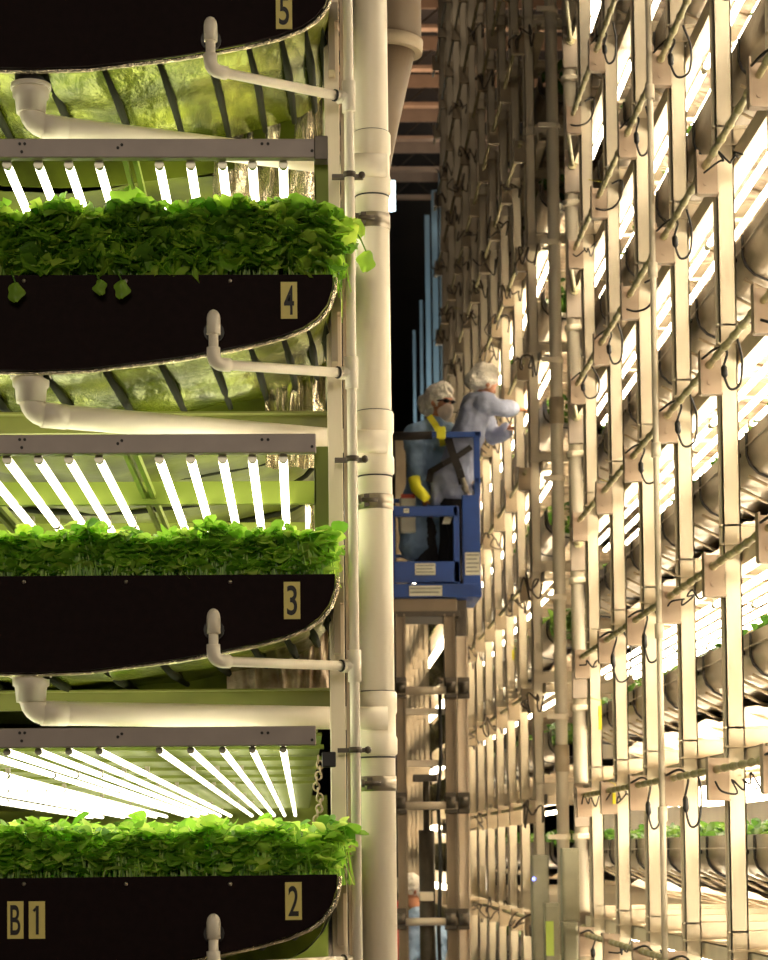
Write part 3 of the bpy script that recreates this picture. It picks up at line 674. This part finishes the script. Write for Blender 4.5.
# cabinets at the bottom
for (x0, y0_, x1, y1_, k, lb, led) in ((532, 855, 551, 1010, 6.4, 'tall grey green cabinet with a blue light left of the columns', 1), (562, 848, 580, 921, 4.6, 'upper grey green box in front of the round columns', 0), (545, 903, 561, 1010, 5.6, 'narrow cabinet with a painted green glow between its neighbours', 2), (563, 922, 579, 1010, 4.5, 'lower grey green box in front of the round columns', 0)):
    y = YK(k) - .25; a = P(x0, y0_, y); e = P(x1, y1_, y); t = thing('electrical_cabinet', lb, 'cabinet', ((a.x + e.x) / 2, y, e.z))
    b = MB(); b.box((a.x, y, max(e.z, 0)), (e.x, y + .12, a.z), .004); part('case', b, M['box'], t)
    b = MB(); b.box((a.x + .01, y - .006, max(e.z, 0) + .02), (e.x - .01, y, a.z - .02), .002); part('door', b, M['box'], t)
    if led == 1: b = MB(); q = P(533, 879, y); b.ball((q.x + .005, y - .008, q.z), .012, 8); part('indicator', b, M['led'], t)
    if led == 2: b = MB(); q = P(549, 940, y); b.box((q.x - .02, y - .009, q.z - .1), (q.x + .03, y - .006, q.z + .12)); part('glow_patch', b, M['glowgreen'], t)  # yellow green glow put in as a flat coloured patch

# ------------------------------------------------------------------ aisle end
for i, (px, w, y0_, y1_) in enumerate(((427, 5, 215, 470), (434, 6, 190, 470), (441, 6, 170, 470), (421, 3, 300, 470), (414, 3, 330, 470))):
    Y = 37 + i * .3; a = P(px, y0_, Y); e = P(px, y1_, Y); b = MB(); b.box((a.x - w / 2 / S(Y), Y, e.z), (a.x + w / 2 / S(Y), Y + .05, a.z))
    o = part('hanging_strip', b, M['slate'], None, loc=(a.x, Y, e.z)); tag(o, 'blue grey hanging strip at the dark aisle end, %s' % ['middle one', 'right of the middle', 'rightmost and tallest', 'left of the middle', 'leftmost'][i], 'strip')
a = P(393, 195, 30); b = MB(); b.box((a.x - .08, 30, a.z - .2), (a.x + .03, 30.1, a.z + .2), .01); o = part('aisle_lamp', b, M['coollamp'], None, loc=a); tag(o, 'small cool white lamp just right of the wide pipe', 'lamp')
a = P(446, 186, 36); b = MB(); b.box((a.x - .05, 36, a.z - .1), (a.x + .05, 36.1, a.z + .1), .01); o = part('aisle_lamp', b, M['coollamp'], None, loc=a); tag(o, 'tiny cool white lamp in the dark beside the far racking', 'lamp')
for px, py, Y, r_, n_ in ((400, 500, 24, .2, 0),):
    a = P(395, 440, Y); e = P(412, 590, Y); b = MB(); b.box((a.x, Y, e.z), (e.x - .05, Y + .06, a.z)); o = part('pale_column', b, M['cream_dim'], None, loc=(a.x, Y, e.z)); tag(o, 'pale column glimpsed behind the left of the lift basket', 'column')

# ------------------------------------------------------------------ lift
YL = 16.9
def L(px, py, dy=0): return P(px, py, YL + dy)
def lbox(b, x0, y0, x1, y1, d0=0, d1=.04, bev=.004):
    a = L(x0, y0); c = L(x1, y1); b.box((a.x, YL + d0, c.z), (c.x, YL + d1, a.z), bev)
base = L(437, 600)
t = thing('lift_basket', 'blue steel work basket of the lift carrying two workers', 'lift basket', (base.x, YL, base.z))
b = MB(); lbox(b, 462, 495, 481, 584, 0, .05); part('side_panel', b, M['blue'], t)
b = MB(); lbox(b, 392, 506, 458, 516); lbox(b, 392, 506, 395.5, 583); lbox(b, 453, 506, 460, 583); lbox(b, 392, 561.5, 460, 582); part('gate', b, M['blue'], t)
b = MB(); lbox(b, 391, 584, 481.5, 597, -.01, .75); part('floor_frame', b, M['blue'], t)
b = MB(); lbox(b, 473.5, 433, 480.5, 496, 0, .04); part('corner_post', b, M['blue'], t)
b = MB(); lbox(b, 473.5, 433, 480.5, 590, .7, .74); part('corner_post', b, M['blue'], t)
b = MB(); lbox(b, 391, 433, 394, 590, .7, .74); part('corner_post', b, M['blue'], t)
b = MB(); lbox(b, 430, 431.5, 481, 437, 0, .035); part('top_rail', b, M['blue'], t)
b = MB(); a = L(391, 436); c = L(432, 435); b.tube([a, (a + c) / 2 + Vector((0, 0, -.005)), c], .032, 12); part('padded_rail', b, M['bluepad'], t)
b = MB(); a = L(477, 434); b.tube([a + Vector((0, 0, 0)), a + Vector((0, .72, 0))], .02, 8); a = L(477, 480); b.tube([a, a + Vector((0, .72, 0))], .018, 8); part('side_rail', b, M['blue'], t)
b = MB(); lbox(b, 391, 485, 414, 489, .66, .7); lbox(b, 391, 543, 412, 546, .66, .7); lbox(b, 409, 522, 413, 546, .66, .7); part('mid_rail', b, M['blue'], t)
def sticker(x0, y0, x1, y1, d=-.004, red=False, lines=3):
    b = MB(); lbox(b, x0, y0, x1, y1, d - .003, d, 0); s_ = part('sticker', b, M['sticker'], t)
    b = MB(); h = (y1 - y0) / (lines * 2 + 1)
    for i in range(lines): lbox(b, x0 + 1.2, y0 + h * (2 * i + 1), x1 - 1.2 - (i % 2) * 2, y0 + h * (2 * i + 1) + h * .55, d - .0045, d - .003, 0)
    part('print', b, M['stickink'], s_)
    if red: b = MB(); lbox(b, x0, y0, x1, y0 + 2, d - .006, d - .004, 0); part('red_stripe', b, M['stickred'], s_)
sticker(415, 563.5, 435.5, 575); sticker(465, 552.5, 480, 575, lines=5); sticker(409, 586, 442, 596, -.014, lines=2)
sticker(403.5, 508.5, 409, 513, lines=1)
t0 = t
t = thing('control_box', 'pale control box with a red striped notice inside the basket left side', 'box', L(408, 530, .4))
b = MB(); a = L(400, 496, .4); c = L(416, 532, .4); b.box((a.x, YL + .4, c.z), (c.x, YL + .5, a.z), .01); part('case', b, M['sticker'], t)
b = MB(); a = L(401, 494, .39); c = L(415, 498, .39); b.box((a.x, YL + .39, c.z), (c.x, YL + .398, a.z)); part('red_stripe', b, M['stickred'], t)
t = thing('clipboard', 'small white paper hanging behind the basket opening', 'paper', L(447, 520, .1))
b = MB(); a = L(442, 524, .1); b.add([a, L(450, 524, .1), L(453, 515, .12), L(445, 515, .12)], [(0, 1, 2, 3)]); part('sheet', b, M['sticker'], t)
# mast
bz = L(430, 600).z
t = thing('lift_mast', 'tan steel ladder-like mast standing under the blue basket', 'lift mast', (base.x, YL + .2, 0))
b = MB(); lbox(b, 393, 598, 457.5, 612, .05, .7); part('carriage', b, M['mast'], t)
b = MB(); lbox(b, 395, 611, 460, 616, .02, .6); part('carriage_lip', b, M['darksteel'], t)
b = MB(); lbox(b, 457, 597, 469, 640, .2, .5); part('side_plate', b, M['darksteel'], t)
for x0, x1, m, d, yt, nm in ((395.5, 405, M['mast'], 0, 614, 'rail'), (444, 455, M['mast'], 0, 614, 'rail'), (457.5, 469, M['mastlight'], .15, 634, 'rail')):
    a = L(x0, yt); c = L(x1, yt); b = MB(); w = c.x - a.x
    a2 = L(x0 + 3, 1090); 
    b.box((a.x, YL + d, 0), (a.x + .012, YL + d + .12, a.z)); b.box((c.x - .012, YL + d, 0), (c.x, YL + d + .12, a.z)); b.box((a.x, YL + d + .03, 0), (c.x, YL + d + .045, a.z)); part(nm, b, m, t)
for y_ in (691, 806, 922):
    a = L(398, y_); c = L(458, y_); b = MB(); b.tube([(a.x, YL - .02, a.z), (c.x, YL - .02, a.z)], .03, 12); part('cross_tube', b, M['mastlight'], t)
    for x_ in (400.5, 450.5, 463.5):
        p = L(x_, y_ - 3); b = MB(); b.tube([(p.x - .035, YL - .05, p.z), (p.x + .035, YL - .05, p.z)], .045, 12); b.box((p.x - .045, YL - .03, p.z - .08), (p.x + .045, YL + .0, p.z + .08), .006); part('roller', b, M['darksteel'], t)
for y_ in (708, 760):
    b = MB(); lbox(b, 404, y_, 446, y_ + 6, .05, .1); part('brace', b, M['mastlight'], t)
a = L(427, 780); b = MB(); b.tube([(a.x, YL + .15, 0), (a.x, YL + .15, L(427, 830).z)], .06, 14); b.tube([(a.x, YL + .15, L(427, 830).z), (a.x, YL + .15, L(427, 775).z)], .025, 12); lbox(b, 414, 774, 438, 781, .08, .2); part('hydraulic_cylinder', b, M['darksteel'], t)
b = MB(); lbox(b, 420, 892, 434, 901, .02, .1); part('collar_block', b, M['mastlight'], t)
b = MB(); p = [L(440, 690), L(441, 760), L(438, 800), L(441, 860), L(439, 930), L(441, 990)]; b.tube([q + Vector((0, .02, 0)) for q in p], .015, 8); part('hose', b, M['blackrub'], t)
b = MB(); b.box((base.x - .45, YL - .2, .02), (base.x + .45, YL + 1.4, .45), .03); part('chassis', b, M['blue'], t)
for sx in (-.4, .4):
    for sy in (0, 1.1):
        b = MB(); b.tube([(base.x + sx - .05, YL + sy, .13), (base.x + sx + .05, YL + sy, .13)], .13, 16); part('wheel', b, M['blackrub'], t)

# ------------------------------------------------------------------ people
def caps(b, pts, rs, n=14):                  # rounded tapered limb through several joints
    pts = [Vector(p) for p in pts]
    for p, r in zip(pts, rs): b.ball(p, r if isinstance(r, (int, float)) else r, n)
    for i in range(len(pts) - 1):
        if isinstance(rs[i], (int, float)) and isinstance(rs[i + 1], (int, float)): b.tube([pts[i], pts[i + 1]], [rs[i] * .985, rs[i + 1] * .985], n)
def fuse(name, b, m, parent, vox, smooth=4, label=None):
    o = part(name, b, m, parent, label=label)
    r = o.modifiers.new('remesh', 'REMESH'); r.mode = 'VOXEL'; r.voxel_size = vox; r.use_smooth_shade = True
    s_ = o.modifiers.new('smooth', 'SMOOTH'); s_.iterations = smooth; s_.factor = .5
    if name in ('coat', 'hair_net'):
        tx = bpy.data.textures.get('folds_' + name) or bpy.data.textures.new('folds_' + name, 'CLOUDS'); tx.noise_scale = .11 if name == 'coat' else .05
        d = o.modifiers.new('folds', 'DISPLACE'); d.texture = tx; d.strength = .055 if name == 'coat' else .03; d.texture_coords = 'LOCAL'; d.mid_level = .42
    return o
def hand(b, wrist, d, n, side=1, curl=.5):   # palm, four fingers and a thumb
    d = Vector(d).normalized(); n = Vector(n); n = (n - d * n.dot(d)).normalized(); s_ = d.cross(n) * side
    w = Vector(wrist)
    for q in (-.026, -.009, .009, .026): b.tube([w + s_ * q * .7, w + d * .085 + s_ * q], [.015, .014], 10); b.ball(w + d * .085 + s_ * q, .014, 10)
    for q, ln in ((-.030, .06), (-.010, .075), (.010, .08), (.030, .07)):
        p = w + d * .09 + s_ * q; a = 0
        for seg_ in range(3):
            a += curl * (.5 if seg_ == 0 else .8); dd = d * math.cos(a) + n * math.sin(a); p2 = p + dd * ln * (.45, .32, .25)[seg_]; b.tube([p, p2], [.0095 - seg_ * .001, .009 - seg_ * .001], 8); b.ball(p2, .009 - seg_ * .001, 8); p = p2
    p = w + d * .03 + s_ * .035; p2 = p + (d * .6 + s_ * .7 + n * .3).normalized() * .04; p3 = p2 + (d * .9 + s_ * .1 + n * .4).normalized() * .032
    b.tube([w + d * .01 + s_ * .01, p, p2, p3], [.014, .013, .011, .009], 8); b.ball(p3, .009, 8)
def head(b, c, fwd, up=(0, 0, 1)):           # skull, jaw, nose, ears, brow
    f = Vector(fwd).normalized(); u = Vector(up); u = (u - f * u.dot(f)).normalized(); s_ = f.cross(u); c = Vector(c)
    b.ball(c + u * .03 - f * .01, .092, 18); b.ball(c + u * .025 + f * .015, .082, 16); b.ball(c - u * .05 + f * .035, .055, 14); b.ball(c - u * .085 + f * .055, .03, 12)
    b.tube([c + u * .02 + f * .088, c - u * .02 + f * .108, c - u * .028 + f * .092], [.009, .014, .011], 8); b.ball(c - u * .02 + f * .105, .014, 8)
    b.tube([c + u * .03 + f * .085 - s_ * .045, c + u * .033 + f * .094, c + u * .03 + f * .085 + s_ * .045], .010, 8)
    b.tube([c - u * .055 + f * .083 - s_ * .022, c - u * .055 + f * .09, c - u * .055 + f * .083 + s_ * .022], .008, 8)
    for q in (-1, 1): b.ball(c + s_ * q * .085 - f * .005, (.018, .022, .032), 10)
    return f, u, s_, c
def hairnet(b, c, f, u, s_, droop=1):
    b.ball(c + u * .055 - f * .03, .112, 18); b.ball(c + u * .01 - f * .075, .085 * droop, 14); b.ball(c + u * .09 - f * .0, .088, 14)
    ring = [c + u * (.055 - .05 * math.cos(a_) * -1 * 0 + (.035 * math.cos(a_) - .03)) + f * .088 * math.cos(a_) + s_ * .098 * math.sin(a_) for a_ in [i * math.pi / 10 for i in range(21)]]
    b.tube(ring, .012, 8, False)
# person reaching to the racking
YA = YL + .32
def Q(px, py, dy=0): return P(px, py, YA + dy)
ft = L(450, 588)
t = thing('person', 'person in blue grey coat and white hair net, leaning out to reach the racking', 'person', (ft.x, YA, ft.z))
hd = Q(484, 385); hip = Q(455, 492); sh = Q(477, 412)
b = MB(); f, u, s_, c = head(b, hd, (.86, .35, -.28), (.3, .0, .95))
caps(b, [hd - Vector((.03, 0, .06)), sh], [.05, .06])
caps(b, [sh - Vector((.0, 0, .03)), (sh + hip) / 2, hip], [.09, .09, .10])
handA = Q(514, 409, -.12); handB = Q(507, 430, .1); elA = Q(499, 408, -.2); elB = Q(494, 436, .22)
shA = sh + Vector((.05, -.18, .03)); shB = sh + Vector((.03, .17, .0))
caps(b, [shA, elA, handA], [.052, .04, .028]); caps(b, [shB, elB, handB], [.052, .04, .028])
hand(b, handA, (handA - elA) + Vector((.1, 0, -.02)), (0, 0, -1), 1, .5); hand(b, handB, (handB - elB) + Vector((.1, 0, 0)), (0, 0, 1), 1, .6)
kn1 = Q(460, 540, -.08); kn2 = Q(450, 541, .1); a1 = Q(455, 580, -.08); a2 = Q(444, 580, .1)
caps(b, [hip + Vector((0, -.09, -.02)), kn1, a1], [.085, .058, .04]); caps(b, [hip + Vector((0, .09, -.02)), kn2, a2], [.085, .058, .04])
fuse('body', b, M['skin'], t, .008)
b = MB(); hairnet(b, c, f, u, s_, 1); fuse('hair_net', b, M['net'], t, .009, 3)
b = MB()                                      # coat: shoulders, back, sleeves, skirt
caps(b, [shA, sh + Vector((-.01, 0, .03)), shB], [.085, .115, .085]); 
mid = (sh * .55 + hip * .45)
for q in (-.10, 0, .10): caps(b, [sh + Vector((-.02, q * 1.1, -.03)), mid + Vector((-.03, q, 0)), hip + Vector((-.03, q, .03))], [.115, .125, .14])
sk1 = Q(436, 494); sk2 = Q(447, 488)
for q in (-.12, 0, .12): caps(b, [hip + Vector((-.05, q, .06)), Vector((sk1.x + .03, YA + q, sk1.z + .10)), Vector((sk1.x, YA + q, sk1.z - .06))], [.125, .085, .045]); 
caps(b, [hip + Vector((.03, -.13, .0)), Vector((sk2.x - .02, YA - .14, sk2.z))], [.09, .05])
caps(b, [shA, elA, elA * .12 + handA * .88], [.088, .066, .052]); caps(b, [shB, elB, elB * .12 + handB * .88], [.088, .066, .052])
caps(b, [sh + Vector((.01, 0, .06)), sh + Vector((.02, 0, .1))], [.085, .07])
fuse('coat', b, M['coat'], t, .013, 3)
b = MB()
caps(b, [hip + Vector((.01, 0, -.05)), hip + Vector((0, -.08, -.08)), kn1, a1 + Vector((0, 0, .02))], [.15, .12, .085, .065]); caps(b, [hip + Vector((0, .08, -.08)), kn2, a2 + Vector((0, 0, .02))], [.12, .085, .065])
fuse('trousers', b, M['pants'], t, .014)
b = MB()
for a_ in (a1, a2): b.ball(a_ + Vector((.06, 0, -.03)), (.14, .055, .045), 12); b.ball(a_, (.06, .055, .07), 12)
part('shoes', b, M['pants'], t)
b = MB()
def strap(pts, w=.045, th=.008, n=None):
    for a_, c_ in zip(pts, pts[1:]): b.bar(a_, c_, w, th, (0, 1, 0))
strap([Q(447, 434, -.27), Q(452, 452, -.30), Q(459, 470, -.30), Q(463, 484, -.28)], .06); strap([Q(430, 472, -.22), Q(443, 464, -.29), Q(458, 456, -.29), Q(471, 447, -.22)], .045)
strap([Q(431, 470, -.2), Q(429, 482, -.2)], .05)
part('safety_harness', b, M['bluepad'], t, label='black harness straps')
b = MB(); p = Q(465, 488, -.3); b.ball(p, .03, 8); b.tube([Q(462, 478, -.3), Q(468, 496, -.28)], .022, 8); b.ball(Q(468, 497, -.28), .035, 8); part('harness_buckle', b, M['steel'], t)

# person standing behind in the basket
YB = YL + .58
def Q(px, py, dy=0): return P(px, py, YB + dy)
ft = P(425, 588, YB)
t = thing('person', 'person in blue coat, hair net, glasses and mask at the left of the basket', 'person', (ft.x, YB, ft.z))
hd = Q(441, 404); sh = Q(434, 432); hip = Q(430, 500)
b = MB(); f, u, s_, c = head(b, hd, (.66, -.72, -.12))
caps(b, [hd - Vector((.01, 0, .07)), sh + Vector((0, 0, .02))], [.05, .06]); caps(b, [sh - Vector((0, 0, .05)), (sh + hip) / 2, hip], [.09, .09, .10])
shA = sh + Vector((-.15, -.09, -.03)); shB = sh + Vector((.13, .1, -.03)); elA = Q(417, 470, -.12); elB = Q(452, 468, .1); haA = Q(424, 500, -.22); haB = Q(456, 488, -.05)
caps(b, [shA, elA, haA], [.05, .04, .028]); caps(b, [shB, elB, haB], [.05, .04, .028]); hand(b, haA, haA - elA, (1, 0, 0), 1, .4); hand(b, haB, haB - elB, (-1, 0, 0), 1, .4)
kn1 = Q(424, 545); kn2 = Q(437, 545); a1 = Q(423, 581); a2 = Q(437, 581)
caps(b, [hip + Vector((-.08, 0, -.02)), kn1, a1], [.085, .058, .04]); caps(b, [hip + Vector((.08, 0, -.02)), kn2, a2], [.085, .058, .04])
fuse('body', b, M['skin'], t, .008)
b = MB(); hairnet(b, c, f, u, s_, 1.1); b.ball(c - f * .13 + u * .0, .095, 12); fuse('hair_net', b, M['net'], t, .009, 3)
b = MB(); b.ball(c - u * .065 + f * .05, .066, 14); b.ball(c - u * .04 + f * .075, .052, 12); b.ball(c - u * .10 + f * .03, .05, 12); fuse('face_mask', b, M['mask'], t, .009, 2)
b = MB()
for q in (-1, 1): b.ball(c + u * .018 + f * .088 + s_ * q * .033, (.026, .026, .017), 10)
b.tube([c + u * .02 + f * .10 - s_ * .06, c + u * .02 + f * .10 + s_ * .06], .006, 6); b.tube([c + u * .02 + f * .09 + s_ * .065, c + u * .015 + s_ * .088], .006, 6); b.tube([c + u * .02 + f * .09 - s_ * .065, c + u * .015 - s_ * .088], .006, 6)
part('glasses', b, M['bluepad'], t)
b = MB(); caps(b, [shA, sh, shB], [.085, .11, .085])
for q in (-.08, .08): caps(b, [sh + Vector((q, 0, -.04)), (sh + hip) / 2 + Vector((q, 0, 0)), hip + Vector((q, 0, -.02)), hip + Vector((q * 1.5, 0, -.16)), hip + Vector((q * 1.6, 0, -.36))], [.115, .115, .125, .13, .12])
caps(b, [shA, elA, elA * .12 + haA * .88], [.085, .066, .052]); caps(b, [shB, elB, elB * .12 + haB * .88], [.085, .066, .052]); caps(b, [sh, sh + Vector((.01, 0, .07))], [.09, .07])
fuse('coat', b, M['coatblue'], t, .013, 3)
b = MB(); caps(b, [hip + Vector((-.08, 0, -.1)), kn1, a1], [.12, .08, .065]); caps(b, [hip + Vector((.08, 0, -.1)), kn2, a2], [.12, .08, .065]); fuse('trousers', b, M['pants'], t, .014)
b = MB()
for a_ in (a1, a2): b.ball(a_ + Vector((.03, -.06, -.03)), (.055, .13, .045), 12)
part('shoes', b, M['pants'], t)
b = MB(); strap([Q(429, 416, -.1), Q(435, 424, -.2), Q(441, 434, -.22), Q(443, 446, -.22)], .05); strap([Q(438, 428, -.215), Q(441, 436, -.225)], .06); part('harness_strap', b, M['hiviz'], t, label='bright yellow harness strap')
b = MB(); lbox(b, 436, 428, 445, 440, -.07, -.04); o = part('rail_wrap', b, M['hiviz'], None, loc=L(440, 434)); tag(o, 'yellow wrap on the top rail of the basket', 'wrap')
b = MB(); p = [P(414, 478, YL + .1), P(416, 488, YL + .08), P(421, 493, YL + .05), P(427, 499, YL + .03)]; b.tube(p, [.05, .045, .045, .035], 10); o = part('yellow_pouch', b, M['hiviz'], None, loc=p[0]); tag(o, 'yellow pouch hanging at the left of the basket', 'pouch')
# person on the floor behind the mast
YC = 19.6
def Q(px, py, dy=0): return P(px, py, YC + dy)
ft = Vector((Q(424, 960).x, YC, 0))
t = thing('person', 'person in blue coat and hair net stooping on the floor behind the mast', 'person', ft)
hd = Q(411, 893); sh = Q(420, 918, .02); hip = Vector((Q(428, 960).x, YC, .86))
b = MB(); f, u, s_, c = head(b, hd, (-.8, -.35, -.5), (-.45, 0, .9))
caps(b, [hd + Vector((.02, 0, -.05)), sh], [.05, .06]); caps(b, [sh + Vector((.02, 0, -.03)), (sh + hip) / 2, hip], [.09, .09, .10])
shA = sh + Vector((0, -.17, -.03)); shB = sh + Vector((.04, .16, -.03)); shA.x -= .05; elA = sh + Vector((-.1, -.24, -.3)); elB = sh + Vector((.14, .2, -.32)); haA = elA + Vector((-.16, -.05, -.16)); haB = elB + Vector((-.1, .02, -.22))
caps(b, [shA, elA, haA], [.05, .04, .028]); caps(b, [shB, elB, haB], [.05, .04, .028]); hand(b, haA, haA - elA, (0, 1, 0), 1, .4); hand(b, haB, haB - elB, (0, -1, 0), 1, .4)
for q in (-.1, .1): caps(b, [hip + Vector((0, q, 0)), (ft.x + .02, YC + q, .46), (ft.x, YC + q, .09)], [.085, .058, .04])
fuse('body', b, M['skin'], t, .008)
b = MB(); hairnet(b, c, f, u, s_, 1.05); fuse('hair_net', b, M['net'], t, .009, 3)
b = MB(); caps(b, [shA, sh, shB], [.085, .115, .085])
for q in (-.09, .09): caps(b, [sh + Vector((.02, q, -.03)), (sh + hip) / 2 + Vector((.02, q, 0)), hip + Vector((0, q, 0)), hip + Vector((.02, q * 1.4, -.3))], [.12, .13, .14, .13])
caps(b, [sh + Vector((.1, 0, -.1)), hip + Vector((.08, 0, 0))], [.11, .13])
caps(b, [shA, elA, elA * .12 + haA * .88], [.085, .066, .052]); caps(b, [shB, elB, elB * .12 + haB * .88], [.085, .066, .052]); fuse('coat', b, M['coatblue'], t, .013, 3)
b = MB()
for q in (-.1, .1): caps(b, [hip + Vector((0, q, -.1)), (ft.x + .02, YC + q, .46), (ft.x, YC + q, .12)], [.11, .08, .065])
fuse('trousers', b, M['pants'], t, .014)
b = MB()
for q in (-.1, .1): b.ball((ft.x - .06, YC + q, .045), (.14, .055, .045), 12)
part('shoes', b, M['pants'], t)
a = P(397, 911, 19.2); b = MB(); b.ball(a, (.05, .05, .09), 12); b.tube([(a.x, a.y, a.z - .08), (a.x, a.y, .0)], .03, 10); o = part('warning_post', b, M['red'], None, loc=(a.x, a.y, 0)); tag(o, 'red topped post glimpsed at the left foot of the mast', 'post')

# ------------------------------------------------------------------ light
def area(loc, rotn, sx, sy, e, c):
    l = bpy.data.lights.new('area', 'AREA'); l.shape = 'RECTANGLE'; l.size = sx; l.size_y = sy; l.energy = e; l.color = c
    o = bpy.data.objects.new('area', l); col.objects.link(o); o.location = loc; o.rotation_euler = rotn; return o
area((.6, 20, 11.5), (0, 0, 0), 1.2, 6, 45, (1, .82, .6))  # added fill brightening the upper far racking
area((1.2, 31, 11.2), (R(180), 0, 0), 1, 6, 110, (1, .72, .5))  # added up-light to lift the ceiling joists
area((-.6, -4, 5.6), (R(74), 0, R(-3)), 3.5, 2.5, 290, (1, .86, .66))  # added soft fill behind the camera for front-facing surfaces
area((1.6, 33.5, 9.5), (R(80), 0, 0), .6, 1.5, 60, (.6, .85, 1))  # added cool light aimed at the hanging strips
w = bpy.data.worlds.new('world'); sc.world = w; w.use_nodes = True
w.node_tree.nodes['Background'].inputs[0].default_value = (1, .78, .5, 1); w.node_tree.nodes['Background'].inputs[1].default_value = .03
sc.view_settings.view_transform = 'Standard'; sc.view_settings.look = 'None'; sc.view_settings.exposure = 0
sc.cycles.use_denoising = True
sc.cycles.max_bounces = 6; sc.cycles.diffuse_bounces = 3; sc.cycles.glossy_bounces = 3
sc.cycles.sample_clamp_indirect = 8
